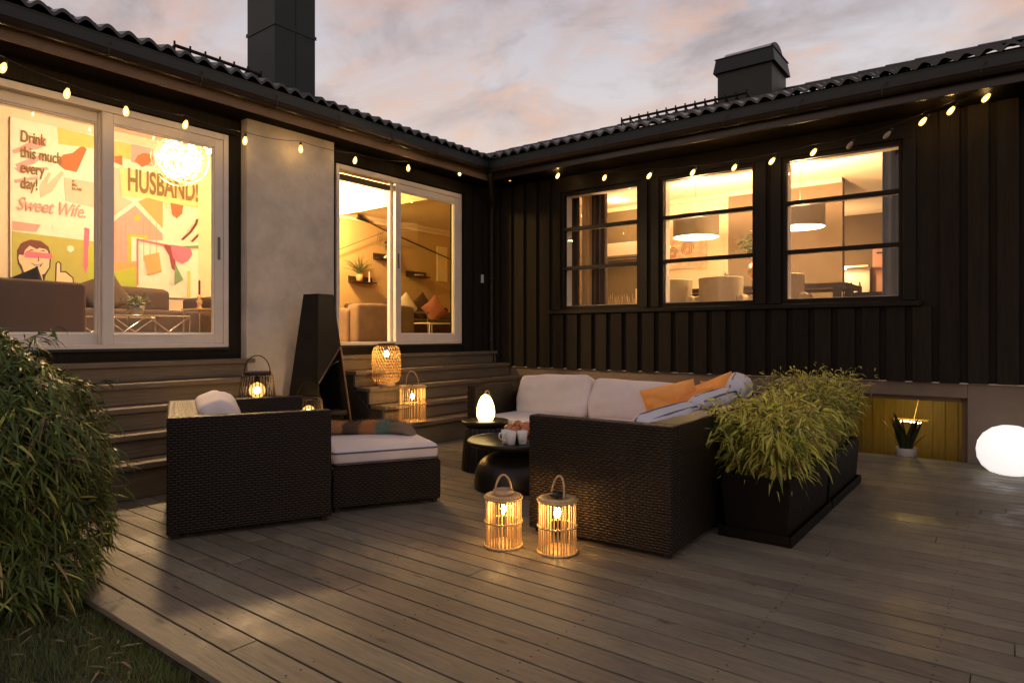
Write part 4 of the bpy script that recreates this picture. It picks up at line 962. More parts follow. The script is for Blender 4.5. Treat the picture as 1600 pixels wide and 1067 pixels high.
# four walls; the one facing right has a slanted opening
def wall(b, pts3): b._add(pts3, [tuple(range(len(pts3)))])
def P(u, z, face):  # u in -1..1 across the face
    h = hz(z); c = [(u * h, -h), (h, u * h), (-u * h, h), (-h, -u * h)][face]; return (c[0], c[1], z)
for fc in (0, 2, 3): wall(b, [P(-1, .03, fc), P(1, .03, fc), P(1, zt, fc), P(-1, zt, fc)])
wall(b, [P(-1, .70, 1), P(.94, 1.08, 1), P(1, 1.08, 1), P(1, zt, 1), P(-1, zt, 1)]); wall(b, [P(-1, .03, 1), P(-.9, .03, 1), P(-.9, .72, 1), P(-1, .70, 1)]); wall(b, [P(-.9, .03, 1), P(1, .03, 1), P(1, .10, 1), P(-.9, .10, 1)])
o = b.build('steel_shell', 'metalblk', fp); sd = o.modifiers.new('thick', 'SOLIDIFY'); sd.thickness = .006
b = MB(); b.tube([P(-.95, .715, 1), P(.95, 1.075, 1)], .009, 6); b.tube([P(.97, .06, 1), P(.97, 1.08, 1)], .010, 6); b.build('opening_edge', 'pitedge', fp)
b = MB(); b.tube([P(-.2, .86, 1), (hz(.8) + .03, -.02, .90), (hz(.8) + .03, .06, .93), P(.35, .95, 1)], .007, 6); b.build('handle', 'metalblk', fp)
b = MB(); b.box(-.25, .25, -.25, .25, .30, .31); b.box(-.30, .30, -.30, .30, .0, .028); b.build('fire_grate', 'soot', fp)
b = MB()
for k in range(4): b.tube([(-.2 + .05 * k, -.2, .345 + .03 * (k % 2)), (.05 + .05 * k, .2, .35 + .04 * (k % 2))], .032, 8)
b.build('logs', 'stepdark', fp)
# small sensor box on the dark wall
t = tag(MB().box(0, .025, -.02, .02, -.06, .06).build('wall_sensor', 'brick', None, bevel=.004, loc=(.0305, -.26, 2.01)), 'tiny white sensor box on the black wall right of the right-hand glass door', 'sensor')
# ------------------------------------------------------------------ plants
def bamboo_planter(x0, y0, x1, y1, label, plabel, seed, htop, grp, ls=1., nst=150, up=0., lm='leafB'):
    cx, cy = (x0 + x1) / 2, (y0 + y1) / 2; w, d = x1 - x0, y1 - y0
    t = thing('planter_box', label, 'planter', (cx, cy, 0), 0, 'dark planters behind the sofa')
    b = MB(); b.box(-w / 2, w / 2, -d / 2, d / 2, 0.001, .012); b.box(-w / 2, -w / 2 + .012, -d / 2, d / 2, .012, .062); b.box(w / 2 - .012, w / 2, -d / 2, d / 2, .012, .062); b.box(-w / 2 + .012, w / 2 - .012, -d / 2, -d / 2 + .012, .012, .062); b.box(-w / 2 + .012, w / 2 - .012, d / 2 - .012, d / 2, .012, .062); b.build('saucer', 'planter', t, bevel=.004)
    a, c, a2, c2 = w / 2 - .035, d / 2 - .035, w / 2 - .010, d / 2 - .008; zt = .372
    b = MB()
    lo = [(-a, -c), (a, -c), (a, c), (-a, c)]; hi = [(-a2, -c2), (a2, -c2), (a2, c2), (-a2, c2)]; inn = [(p * (1 - .035 / a2), q * (1 - .035 / c2)) for p, q in hi]; il = [(p * .93, q * .95) for p, q in lo]
    b._add([(p, q, .0125) for p, q in lo] + [(p, q, zt) for p, q in hi] + [(p, q, zt) for p, q in inn] + [(p, q, zt - .12) for p, q in inn], [(3, 2, 1, 0)] + [(i, (i + 1) % 4, 4 + (i + 1) % 4, 4 + i) for i in range(4)] + [(4 + i, 4 + (i + 1) % 4, 8 + (i + 1) % 4, 8 + i) for i in range(4)] + [(8 + i, 8 + (i + 1) % 4, 12 + (i + 1) % 4, 12 + i) for i in range(4)])
    b.build('planter_body', 'planter', t, bevel=.006)
    b = MB(); b.grid(lambda u, v: ((u - .5) * 2 * (a2 - .038), (v - .5) * 2 * (c2 - .038), zt - .045 + .012 * noise.noise(Vector((u * 8, v * 20, seed)))), 12, 24); b.build('soil', 'soil', t)
    # plant
    rn = random.Random(seed); p = thing('bamboo_plant', plabel, 'bamboo', (cx, cy, zt - .04), 0, grp)
    stems = MB(); lv = MB(); lv2 = MB(); lv3 = MB()
    for k in range(nst):
        bx, by = rn.uniform(-1, 1) * (a2 - .06), rn.uniform(-1, 1) * (c2 - .06)
        ln = Vector((bx * (.8 if bx > 0 else 1.4) + rn.gauss(0, .07), by * .45 + rn.gauss(0, .10), 0))
        hh = htop * rn.uniform(.62, 1.02); top = Vector((bx, by, 0)) + ln * .75 + Vector((0, 0, hh))
        mid = Vector((bx, by, 0)) + ln * .22 + Vector((0, 0, hh * .6))
        stems.tube([(bx, by, 0), mid, top], [.0028, .0022, .0010], 4, caps=False)
        for j in range(40):
            q = rn.random() ** .62; pos = Vector((bx, by, 0)).lerp(mid, q / .6) if q < .6 else mid.lerp(top, (q - .6) / .4)
            out = Vector((pos.x * (.9 if pos.x > 0 else 1.6) + rn.gauss(0, .38), pos.y * .5 + rn.gauss(0, .42), rn.gauss(.02 + up, .34)))
            if out.length < .05: continue
            base = pos + out.normalized() * rn.uniform(.0, .09)
            rr_ = rn.random(); (lv if rr_ < .78 else (lv2 if rr_ < .93 else lv3)).leaf(base, out, Vector((rn.gauss(0, .7), rn.gauss(0, .7), .8)), rn.uniform(.055, .11) * ls, rn.uniform(.010, .0165) * (.4 + .6 * ls), rn.uniform(.2, 1.1))
    stems.build('stems', 'stem', p); lv.build('foliage', lm, p); lv2.build('foliage', 'leafA', p); lv3.build('foliage', 'leafD', p)
gp = 'bamboo in the planters'
bamboo_planter(4.745, -3.635, 5.165, -2.615, 'long dark brown planter box nearest the camera behind the sofa', 'bushy bamboo with broad drooping leaves in the nearer planter', 31, .47, gp, 1.08)
bamboo_planter(4.745, -2.585, 5.165, -1.545, 'long dark brown planter box towards the basement window', 'denser upright bamboo in the far planter, in front of the basement window', 32, .57, gp, .72, 190, .22, 'leafE')
# big bush on the lawn edge
bu = thing('bamboo_bush', 'large dark green bamboo bush on the grass at the left edge of the deck', 'bush', (2.40, -6.60, -.05))
rn = random.Random(5); lv = MB(); lv2 = MB(); lv3 = MB(); stems = MB()
def brad(z):  # barrel outline
    t = z / 1.27
    return .50 * (1 - abs(2 * t - .80) ** 2.6 * .42) * (1 if t < .82 else max(.25, 1 - (t - .82) * 3.2))
for k in range(120):
    a = rn.uniform(0, 2 * PI); r0 = rn.random() ** .5 * .22; base = Vector((r0 * math.cos(a), r0 * math.sin(a), 0)); rr = rn.random() ** .5
    top = Vector((rr * .40 * math.cos(a), rr * .40 * math.sin(a), rn.uniform(.8, 1.15) * (1.12 - .2 * rr)))
    stems.tube([base, base.lerp(top, .5) + Vector((0, 0, .08)), top], [.005, .004, .002], 4, caps=False)
for k in range(15500):
    z = 1.27 * rn.random() ** .85 * .97 + .06; a = rn.uniform(0, 2 * PI); lump = 1 + .26 * noise.noise(Vector((math.cos(a) * 2.2, math.sin(a) * 2.2, z * 3.2)))
    r = brad(z) * lump * (1 - .42 * rn.random() ** 2.2)
    pos = Vector((r * math.cos(a), r * math.sin(a), z)); n = Vector((math.cos(a), math.sin(a), .25 if z > 1.0 else -.05))
    sw = Vector((-math.sin(a), math.cos(a), 0)) * rn.gauss(.1, .85)
    d = n * rn.uniform(.45, 1.0) + sw + Vector((0, 0, rn.gauss(-.30 if z < 1.05 else .10, .50)))
    rr_ = rn.random(); (lv if rr_ < .86 else (lv2 if rr_ < .96 else lv3)).leaf(pos - d.normalized() * .05, d, n + Vector((0, 0, .9)), rn.uniform(.06, .13), rn.uniform(.008, .0145), rn.uniform(.3, 1.1))
for k in range(110):
    a = rn.uniform(0, 2 * PI); z = rn.uniform(.35, 1.2); r = brad(z); base = Vector((r * .8 * math.cos(a), r * .8 * math.sin(a), z)); d = Vector((math.cos(a) + rn.gauss(0, .4), math.sin(a) + rn.gauss(0, .4), rn.uniform(-.2, .9 if z > .9 else .5))).normalized(); tip = base + d * rn.uniform(.10, .24)
    stems.tube([base, tip], [.0016, .0008], 3, caps=False)
    for j in range(9): q = base.lerp(tip, rn.uniform(.3, 1.)); lv.leaf(q, d + Vector((rn.gauss(0, .7), rn.gauss(0, .7), rn.gauss(-.3, .5))), Vector((rn.gauss(0, .5), rn.gauss(0, .5), 1)), rn.uniform(.05, .12), rn.uniform(.008, .014), .8)
stems.build('stems', 'stem', bu); lv.build('foliage', 'leafA', bu); lv2.build('foliage', 'leafE', bu); lv3.build('foliage', 'leafD', bu)
# grass and litter
gr = MB(); rn = random.Random(9)
for k in range(62000):
    x = rn.uniform(1.5, 4.7); y = -6.335 - rn.random() ** 1.3 * 1.25
    z = lawnf((x + 9) / 22, (y + 16) / 9.70)[2]
    if noise.noise(Vector((x * 3, y * 3, 5))) < -.28 and rn.random() < .7: continue
    h = rn.uniform(.018, .055); a = rn.uniform(0, 2 * PI); l = Vector((math.cos(a), math.sin(a), 0)) * h * rn.uniform(.2, 1.1); s = Vector((-math.sin(a), math.cos(a), 0)) * rn.uniform(.0010, .0018)
    p = Vector((x, y, z - .004)); gr._add([p - s, p + s, p + l + Vector((0, 0, h))], [(0, 1, 2)])
tag(kind(gr.build('grass', 'blade'), 'stuff'), 'short dark grass growing up to the edge of the deck', 'grass')
li = MB()
for k in range(170):
    x = rn.gauss(2.75, .45); y = -6.36 - abs(rn.gauss(0, .22)); z = lawnf((x + 9) / 22, (y + 16) / 9.70)[2] + rn.uniform(.012, .035)
    a = rn.uniform(0, 2 * PI); li.leaf(Vector((x, y, z)), Vector((math.cos(a), math.sin(a), rn.gauss(0, .2))), Vector((rn.gauss(0, .4), rn.gauss(0, .4), 1)), rn.uniform(.05, .11), rn.uniform(.006, .012), .2)
for k in range(26):
    a = rn.uniform(0, 2 * PI); li.leaf(Vector((rn.uniform(3, 7), rn.uniform(-5.8, -2.), .006)) if k % 2 else Vector((rn.gauss(5.3, .3), rn.gauss(-2.8, .7), .006)), Vector((math.cos(a), math.sin(a), .02)), Vector((0, 0, 1)), rn.uniform(.03, .07), rn.uniform(.006, .012), .05)
tag(kind(li.build('leaf_litter', 'litter'), 'stuff'), 'dry fallen bamboo leaves on the grass by the bush', 'leaf litter')

# ------------------------------------------------------------------ basement room
t = thing('snake_plant', 'dark snake plant in a ribbed white pot behind the basement window', 'house plant', (5.255, .42, -.14))
b = MB(); b.lathe([(.075, 0), (.085, .01), (.10, .16), (.096, .165), (.09, .14), (.0005, .14)], 60, flute=lambda j: 1 + .015 * (1 if j % 2 else -1)); b.build('pot', 'pot', t)
b = MB(); rn = random.Random(2)
for k in range(17):
    a = rn.uniform(0, 2 * PI); ln = rn.uniform(.05, .20); L_ = rn.uniform(.22, .38); w = rn.uniform(.018, .027)
    o = Vector((.05 * math.cos(a) * rn.random(), .05 * math.sin(a) * rn.random(), .14)); dr = Vector((math.cos(a) * ln, math.sin(a) * ln, L_)); sv = Vector((-math.sin(a), math.cos(a), 0))
    def lf(u, v, o=o, dr=dr, sv=sv, w=w, a=a): 
        ww = w * (1 - v ** 3) * (.75 + .5 * math.sin(min(1, v * 1.6) * PI / 2)) * (1 if v < .98 else .05); c = (2 * u - 1)
        return o + Vector((dr.x * v ** 1.4, dr.y * v ** 1.4, dr.z * v)) + sv * c * ww + Vector((math.cos(a), math.sin(a), 0)) * abs(c) * ww * .35
    b.grid(lf, 4, 10)
b.build('leaves', 'snake', t)
t = thing('basement_lamp', 'small lit lamp hanging on a cord in the basement room behind the snake plant', 'lamp', (5.21, 1.25, .17))
b = MB(); b.tube([(.02, 0, .02), (.10, .15, .5), (.12, .2, .73)], .004, 5); b.build('cord', 'woodtop', t)
b = MB()
for k in range(7): b.ball((-.10 + .033 * k, .02 * math.sin(k * 2.), .03 + .006 * math.sin(k)), .009, n=8, m=6)
b.build('bulb', 'chanbulb', t)
b = MB(); b.box(-.17, .17, -.05, .05, .047, .06); b.build('lamp_body', 'woodtop', t)
lamp('light', t, (0, -.1, .20), 4, (1, .66, .14), .06)

# ------------------------------------------------------------------ living room (left wing)
def sofa_block(name, label, loc, rz, parts, m, group=None):
    t = thing(name, label, 'sofa', loc, rz, group)
    for nm, (x, y, z, w, d, h), r in parts: rbox(w, d, h, r, int(x * 7 + y * 3)).build(nm, m, t, loc=(x, y, z))
    return t
sofa_block('sofa', 'brown sofa standing with its broad back against the left glass door', (-.85, -6.0, FL), 0, [('backrest', (.30, -.55, .04, .22, 2.75, .565), .05), ('seat', (-.15, -.55, .10, .66, 2.45, .32), .06), ('armrest', (-.05, .72, .04, .85, .20, .50), .05)], 'sofabr')
for x, y, z, rot, w, lab in ((-.75, -5.95, 1.62, .3, .42, 'black pillow showing above the brown sofa back, nearest the window edge'), (-.80, -5.52, 1.61, .5, .46, 'black pillow standing on its point behind the brown sofa back')):
    cushion('throw_pillow', lab, 'pillow', w, w, .14, fr((x, y - .05, z - .10), (.1, 1, rot), (.3, -rot, 1)), 'blkfab', 41 + int(y), None, False, pinch=.14, power=.5)
sofa_block('sofa', 'dark brown sofa along the painted wall behind the glass table', (-3.0, -3.9, FL), 0, [('seat', (.10, -.25, .12, .95, 2.6, .33), .05), ('backrest', (-.42, -.15, .12, .26, 1.75, .66), .06), ('back_pad', (-.25, .23, .44, .22, .95, .31), .07), ('armrest', (.0, 1.14, .10, 1.0, .22, .56), .05)], 'sofadk')
cushion('throw_pillow', 'dark brown pillow leaning on the sofa under the mural', 'pillow', .48, .48, .16, fr((-2.95, -4.1, 1.72), (.0, 1, .5), (-.4, -.4, 1)), 'sofadk', 51, None, False, pinch=.14, power=.5)
t = thing('glass_coffee_table', 'glass coffee table on crossed steel legs in front of the dark sofa', 'coffee table', (-1.55, -4.35, FL))
b = MB(); b.box(-.45, .45, -.50, .45, .345, .357); b.build('tabletop', 'glass', t)
b = MB()
for x in (-.42, .42):
    b.tube([(x, -.47, 0), (x, -.02, .34), (x, .43, 0)], .008, 6); b.tube([(x, -.47, .34), (x, -.02, 0), (x, .43, .34)], .008, 6); b.tube([(x, -.47, 0), (x, -.47, .34), (x, .43, .34), (x, .43, 0)], .009, 6)
b.build('legs', 'steel', t)
t = thing('potted_plant', 'round-leaved green plant on the glass coffee table', 'house plant', (-1.40, -4.36, FL + .358))
b = MB(); b.lathe([(.05, 0), (.07, .04), (.075, .10), (.068, .10), (.0005, .085)], 24); b.build('pot', 'pot', t)
b = MB(); rn = random.Random(8)
for k in range(150):
    d = Vector((rn.gauss(0, 1), rn.gauss(0, 1), rn.gauss(.45, .6))).normalized(); p = Vector((0, 0, .12)) + d * rn.uniform(.03, .15); b.leaf(p, d + Vector((rn.gauss(0, .5), rn.gauss(0, .5), 0)), Vector((0, 0, 1)), rn.uniform(.035, .06), rn.uniform(.025, .04), .6)
b.build('foliage', 'leafC', t)
t = thing('side_table', 'small steel side table with a pale top in the right corner of the left window', 'side table', (-1.9, -3.30, FL))
b = MB(); b.box(-.22, .22, -.24, .24, .445, .465); b.build('tabletop', 'woodtop', t)
b = MB()
for x, y in ((-.2, -.22), (.2, -.22), (-.2, .22), (.2, .22)): b.tube([(x, y, 0), (x, y, .445)], .009, 6)
b.build('legs', 'steel', t)
b = MB(); b.box(-.20, .20, -.22, .22, .12, .135); b.build('shelf', 'wooddk', t)
t = thing('figurine_candlestick', 'small copper figure carrying a tall dark candle on the side table', 'ornament', (-1.9, -3.42, FL + .466))
b = MB(); b.lathe([(.035, 0), (.035, .01), (.02, .03), (.03, .06), (.035, .09), (.015, .12), (.028, .145), (.012, .17)], 18); b.build('figure', 'potbr', t)
b = MB(); b.lathe([(.011 + .003 * (k % 2), .17 + .011 * k) for k in range(17)] + [(.0005, .36)], 12); b.build('candle', 'wooddk', t)
# mural panel
mu = thing('mural_painting', 'large street-art collage on a panel with hand-painted words behind the dark sofa', 'painting', (-3.785, -4.86, 1.75))
b = MB(); b.box(0, .022, .0, 2.364, .0, 2.163); b.build('panel', 'art_pale', mu)
for i, (c, p) in enumerate(MURAL):
    if i == 0: continue
    b = MB(); x0 = .0222 + .0003 * (i + 1); b.prism([(max(.004, min(2.36, y)), max(.005, min(2.158, z))) for y, z in p], x0 - .0028, x0, 'x'); b.build('painted_shape', 'art_' + c, mu)
def wl(y, z, rot=0.): return Matrix.Translation((.0395, y, z)) @ Matrix.Rotation(rot, 4, 'X') @ Matrix(((0, 0, 1, 0), (1, 0, 0, 0), (0, 1, 0, 0), (0, 0, 0, 1)))
text_mesh('lettering', 'Drink\nthis much\nevery\nday!', .205, 'art_bark', mu, wl(.10, 1.88), bold=.003, sx=.56)
text_mesh('lettering', 'A\nBIG\nGLASS', .052, 'art_bark', mu, wl(.665, 1.47), sx=.8, bold=.001)
text_mesh('lettering', 'Sweet Wife.', .235, 'art_salmon', mu, wl(.06, 1.02, .0), shear=.35, bold=.004, sx=.66)
text_mesh('lettering', 'HUSBAND!', .44, 'art_bark', mu, wl(1.345, 1.49, 0), bold=.012, sx=.47)
# chandelier
t = thing('chandelier', 'blazing tangle-of-wire chandelier hanging in the living room behind the left window', 'chandelier', (-1.45, -3.86, 3.27))
b = MB(); rn = random.Random(12)
for k in range(46):
    d1 = Vector((rn.gauss(0, 1), rn.gauss(0, 1), rn.gauss(0, .6))).normalized(); d2 = d1.orthogonal().normalized(); cc = d1 * .12; r = rn.uniform(.12, .29)
    d3 = d1.cross(d2)
    b.tube([cc * Vector((1, 1, .5)).length * .7 + (d2 * math.cos(a) + d3 * math.sin(a)) * r - Vector((0, 0, .05)) for a in [2 * PI * i / 22 for i in range(22)]], .0016, 4, closed=True)
b.build('wire_tangle', 'goldwire', t)
b = MB(); b.tube([(0, 0, .1), (0, 0, .74)], .006, 6); b.build('cord', 'cable', t)
for k in range(40):
    a = k * 2.4; z = -.13 + .27 * ((k * .618) % 1); r = .10 + .24 * ((k * .37) % 1)
    b = MB(); b.ball((0, 0, 0), .020, n=10, m=7); b.build('bulb', 'chanbulb', t, loc=(r * math.cos(a), r * math.sin(a), z))
lamp('light', t, (0, 0, -.02), PW['chand'], (1, .75, .46), .16)
sl = bpy.data.lights.new('added_outward_spot', 'SPOT'); sl.energy = PW['chspot']; sl.color = (1, .55, .18); sl.spot_size = R(155); sl.spot_blend = .9; sl.shadow_soft_size = .16  # added spot at the chandelier, brightens the deck and the right wing wall
so2 = bpy.data.objects.new('added_outward_spot', sl); COL.objects.link(so2); so2.parent = t; so2.location = (.05, .02, -.05); so2.rotation_euler = Vector((1, .45, -.42)).to_track_quat('-Z', 'Y').to_euler()
# room behind the right door
t = thing('armchair', 'tan velvet armchair seen from behind just inside the open glass door', 'armchair', (-.95, -1.55, FL), 0)
b = MB()
for nm, (x, y, z, w, d, h), r in [('backrest', (.30, .0, .02, .24, 1.02, .52), .07), ('seat', (-.12, 0, .08, .65, .80, .30), .06), ('armrest', (-.10, .46, .02, .75, .18, .46), .06), ('armrest', (-.10, -.46, .02, .75, .18, .46), .06)]:
    rbox(w, d, h, r, 61 + int(x * 9)).build(nm, 'sofatan', t, loc=(x, y, z))
sofa_block('sofa', 'dark sofa along the ochre wall seen through the tinted door pane', (-3.35, 1.3, FL), 0, [('seat', (.15, .2, .12, .85, 2.6, .31), .05), ('backrest', (-.26, .2, .12, .24, 2.6, .60), .06), ('armrest', (.10, 1.40, .10, .95, .22, .50), .05)], 'sofadk')
for x, y, z, w, m, lab in ((-3.25, 1.32, 1.75, .42, 'whtfab', 'white pillow peaking above the tan armchair back'), (-3.3, .95, 1.70, .40, 'sofadk', 'brown pillow beside the white one on the far sofa'), (-3.2, 1.72, 1.74, .46, 'sofadk', 'dark pillow standing on a corner on the far sofa'), (-3.05, 1.92, 1.69, .46, 'pinkfab', 'dusty pink pillow leaning at the right of the far sofa')):
    cushion('throw_pillow', lab, 'pillow', w, w, .13, fr((x, y, z), (.1, 1, .75), (-.3, -.75, 1)), m, 71 + int(y * 10), None, False, pinch=.14, power=.5)
for i, (y0, y1, z, lab) in enumerate(((.362, .933, 2.21, 'dark wall shelf holding the spiky plant'), (.965, 1.48, 2.70, 'dark wall shelf holding the white boot ornament'), (1.83, 2.40, 2.42, 'dark wall shelf behind the tinted door pane'))):
    b = MB(); b.box(0, .16, y0, y1, -.02, .0); b.box(0, .016, y0, y1, .001, .10); o = b.build('wall_shelf', 'wooddk', loc=(-3.79, 0, z)); tag(o, lab, 'shelf', 'dark shelves on the ochre wall')
t = thing('spiky_plant', 'spiky grass-like plant in a tan pot on the lower left shelf', 'house plant', (-3.70, .56, 2.212))
b = MB(); b.lathe([(.05, 0), (.062, .01), (.072, .13), (.065, .13), (.0005, .11)], 24); b.build('pot', 'potbr', t)
b = MB(); rn = random.Random(4)
for k in range(52):
    a = rn.uniform(0, 2 * PI); s_ = rn.uniform(.05, .42); h = rn.uniform(.22, .50); d = Vector((math.cos(a) * .55, math.sin(a), 0))
    pts = [Vector((0, 0, .11)) + d * s_ * q ** 1.6 + Vector((0, 0, h * (q - .35 * q * q * s_ * 3))) for q in (0, .25, .5, .75, 1)]
    b.tube(pts, [.006, .006, .005, .004, .001], 4, caps=False)
b.build('leaves', 'leafC', t)
t = thing('candle', 'slim white candle in a holder on the lower left shelf', 'candle', (-3.70, .80, 2.212)); b = MB(); b.lathe([(.022, 0), (.022, .012), (.012, .02), (.012, .20), (.0005, .205)], 14); b.build('candle_stick', 'whtfab', t)
t = thing('boot_ornament', 'white boot-shaped ornament on the upper shelf', 'ornament', (-3.70, 1.28, 2.702)); b = MB(); b.prism([(-.10, 0), (.06, 0), (.065, .05), (.05, .22), (-.01, .22), (-.015, .09), (-.10, .04)], -.03, .03, 'x'); b.build('boot', 'whtfab', t, bevel=.012)
t = thing('feather_ornament', 'dark shaggy ornament standing behind the white boot', 'ornament', (-3.745, 1.38, 2.702)); b = MB(); rn = random.Random(6)
b.ball((0, 0, .30), .03, .10, .10)
for k in range(60): 
    d = Vector((.2 * rn.gauss(0, 1), rn.gauss(0, 1), rn.gauss(.3, 1))).normalized(); b.leaf(Vector((0, 0, .30)) + d * .07, d, Vector((1, 0, 0)), .09, .02, .5)
b.tube([(0, 0, 0), (0, 0, .24)], .012, 6); b.build('feathers', 'wooddk', t)
t = thing('dish_ornament', 'low white dish on the shelf behind the tinted pane', 'ornament', (-3.70, 2.12, 2.422)); b = MB(); b.lathe([(.04, 0), (.10, .02), (.105, .028), (.09, .026), (.0005, .01)], 24); b.build('dish', 'whtfab', t)
t = tag(MB().box(0, .02, 0, .32, 0, .76).build('wall_picture', 'art2', None, bevel=.004, loc=(-3.788, 2.735, 2.36)), 'pale framed picture on the ochre wall at the edge of the door', 'picture')
t = tag(MB().box(0, .018, 0, .10, 0, .17).build('light_switch', 'acw', None, bevel=.003, loc=(-3.788, .05, 2.17)), 'white switch plate on the ochre wall left of the shelves', 'switch')
t = thing('swing_arm_lamp', 'long black swing-arm wall lamp with a small cone shade', 'wall lamp', (-3.7, 1.128, 3.27))
b = MB(); b.tube([(.02, -.45, .115), (.0, 0, 0), (-.02, 1.95, -.40)], .011, 6); b.tube([(.0, .02, -.03), (-.03, .02, -.20), (-.05, -.10, -.30), (-.06, -.05, -.05)], .004, 4); b.build('arm', 'cable', t)
b = MB(); b.tube([(.01, .0, -.06), (.0, -1.15, -.55)], .007, 6); b.build('stay', 'steel', t)
b = MB(); b.tube([(.02, -.62, .16), (.02, -.36, .09)], [.055, .014], 14); b.build('lamp_shade', 'cable', t)
lamp('light', t, (.50, -1.7, .05), PW['swing'], (1, .60, .20), .10)
t = thing('glass_shelf_table', 'small glass table in front of the dark sofa behind the tinted pane', 'side table', (-2.4, .62, FL)); b = MB(); b.box(-.2, .2, -.3, .3, .53, .545); b.build('tabletop', 'steel', t)
b = MB()
for x, y in ((-.18, -.27), (.18, -.27), (-.18, .27), (.18, .27)): b.tube([(x, y, 0), (x, y, .53)], .008, 6)
b.build('legs', 'steel', t)
t = thing('wire_side_table', 'thin white wire-frame table low behind the tinted pane', 'side table', (-1.2, -.06, FL)); b = MB()
for x in (-.22, .22): b.tube([(x, -.25, 0), (x, -.25, .32), (x, .25, .32), (x, .25, 0)], .010, 6)
for y in (-.25, .25): b.tube([(-.22, y, .32), (.22, y, .32)], .010, 6)
b.build('frame', 'inwhite', t)
# ------------------------------------------------------------------ dining room (right wing)
def curtain(x0, x1, y, z0, z1, m, label, n, amp=.03):
    b = MB(); b.grid(lambda u, v: (x0 + (x1 - x0) * u, y + amp * math.sin(u * n * 2 * PI) + .006 * math.sin(u * 31 + v * 3), z0 + (z1 - z0) * v), 90, 8)
    o = b.build('curtain', m); o.modifiers.new('thick', 'SOLIDIFY').thickness = .004; return tag(o, label, 'curtain', 'curtains in the dining room')
curtain(1.18, 1.36, .27, FL + .02, 3.46, 'curtain', 'dark brown curtain hanging at the very left of the left dining window', 2)
curtain(1.37, 1.64, .32, FL + .02, 3.46, 'sheer', 'beige sheer curtain between two dark ones in the left dining window', 4, .02)
curtain(1.56, 1.80, .265, FL + .02, 3.46, 'curtain', 'dark brown curtain beside the bright ceiling in the left dining window', 3)
curtain(5.06, 5.40, .27, FL + .02, 3.46, 'curtdaylit', 'curtain coloured daylight-blue at the right of the right dining window', 3.5)  # the bluish cast of daylight is put into the fabric colour
def pendant(x, y, r, label):
    t = thing('drum_pendant_lamp', label, 'pendant lamp', (x, y, 0), 0, 'grey drum pendants over the dining table'); z0, z1 = 2.575, 2.875
    b = MB(); b.lathe([(r, z0), (r, z1)], 56, caps=False); o = b.build('lamp_shade', 'shade', t); 
    b = MB(); b.lathe([(r - .006, z0 + .002), (r - .006, z1 - .002)], 56, caps=False); b.build('shade_lining', 'shadein', t)
    b = MB(); b.lathe([(.0005, z0 + .02), (r - .01, z0 + .02), (r - .01, z0 + .026)], 48); b.build('diffuser', 'diff', t)
    b = MB(); b.tube([(0, 0, z1 - .1), (0, 0, 3.48)], .0045, 6); b.build('cord', 'steel', t)
    b = MB(); b.lathe([(.02, 3.455), (.05, 3.465), (.055, 3.499)], 20); b.build('ceiling_cup', 'steel', t)
    lamp('light', t, (0, 0, z1 - .03), PW['pend'], WARM, .05); lamp('light', t, (0, 0, z0 - .05), PW['pdown'], (1, .66, .30), .12)
pendant(2.575, 1.42, .315, 'grey glitter drum pendant in the middle dining window')
pendant(3.965, 1.42, .295, 'grey glitter drum pendant at the left of the right dining window')
lamp_t = thing('ceiling_spot', 'small lit ceiling spot in the left dining window', 'spotlight', (.75, 2.45, 3.49)); b = MB(); b.lathe([(.0005, -.012), (.05, -.012), (.06, .0)], 20); b.build('lens', 'chanbulb', lamp_t); b = MB(); b.lathe([(.061, -.006), (.075, -.004), (.075, .008), (.061, .008)], 24); b.build('rim', 'inwhite', lamp_t); lamp('light', lamp_t, (0, 0, -.06), 22, WARM, .05)
t = thing('dining_table', 'long dark dining table with a pale wooden top behind the chairs', 'dining table', (3.27, 1.42, FL)); b = MB(); b.box(-1.3, 1.3, -.42, .42, .735, .752); b.build('tabletop', 'woodtop', t); b = MB(); b.box(-1.31, 1.31, -.43, -.421, .70, .760); b.box(-1.31, 1.31, .421, .43, .70, .760); b.box(1.301, 1.31, -.42, .42, .70, .760); b.box(-1.31, -1.301, -.42, .42, .70, .760); b.build('apron', 'wooddk', t)
for x, y in ((-1.2, -.35), (1.2, -.35), (-1.2, .35), (1.2, .35)): b = MB(); b.box(x - .04, x + .04, y - .04, y + .04, 0, .734); b.build('leg', 'wooddk', t)
def dchair(x, y, rz, label):
    t = thing('dining_chair', label, 'chair', (x, y, FL), rz, 'beige upholstered dining chairs')
    def bk(o0, zlo, zhi):
        b = MB()
        for s, ro in ((0, .0), (1, .055)):
            b.grid(lambda u, v, ro=ro: ((.275 - ro * .8) * math.sin((u - .5) * PI * .92) * (1 + .06 * v), .27 - (.30 - ro) * math.cos((u - .5) * PI * .92) * (1 + .06 * v), zlo + (zhi - zlo) * v), 22, 6)
        b.grid(lambda u, v: ((.275 - .055 * .8 * v) * math.sin((u - .5) * PI * .92) * 1.06, .27 - (.30 - .055 * v) * math.cos((u - .5) * PI * .92) * 1.06, zhi + .012 * math.sin(PI * v)), 22, 4)
        return b
    bk(0, .30, .865).build('backrest', 'linen', t); rbox(.50, .50, .14, .05, 81).build('seat', 'linen', t, loc=(0, .24, .34))
    for sx in (-1, 1): rbox(.09, .40, .24, .035, 82).build('armrest', 'linen', t, loc=(sx * .275, .30, .40))
    for xx, yy in ((-.2, .05), (.2, .05), (-.2, .45), (.2, .45)): b = MB(); b.tube([(xx, yy, .34), (xx * 1.1, yy, 0)], [.02, .013], 8); b.build('leg', 'wooddk', t)
    return t
dchair(2.47, .62, 0, 'beige dining chair at the left edge of the middle window')
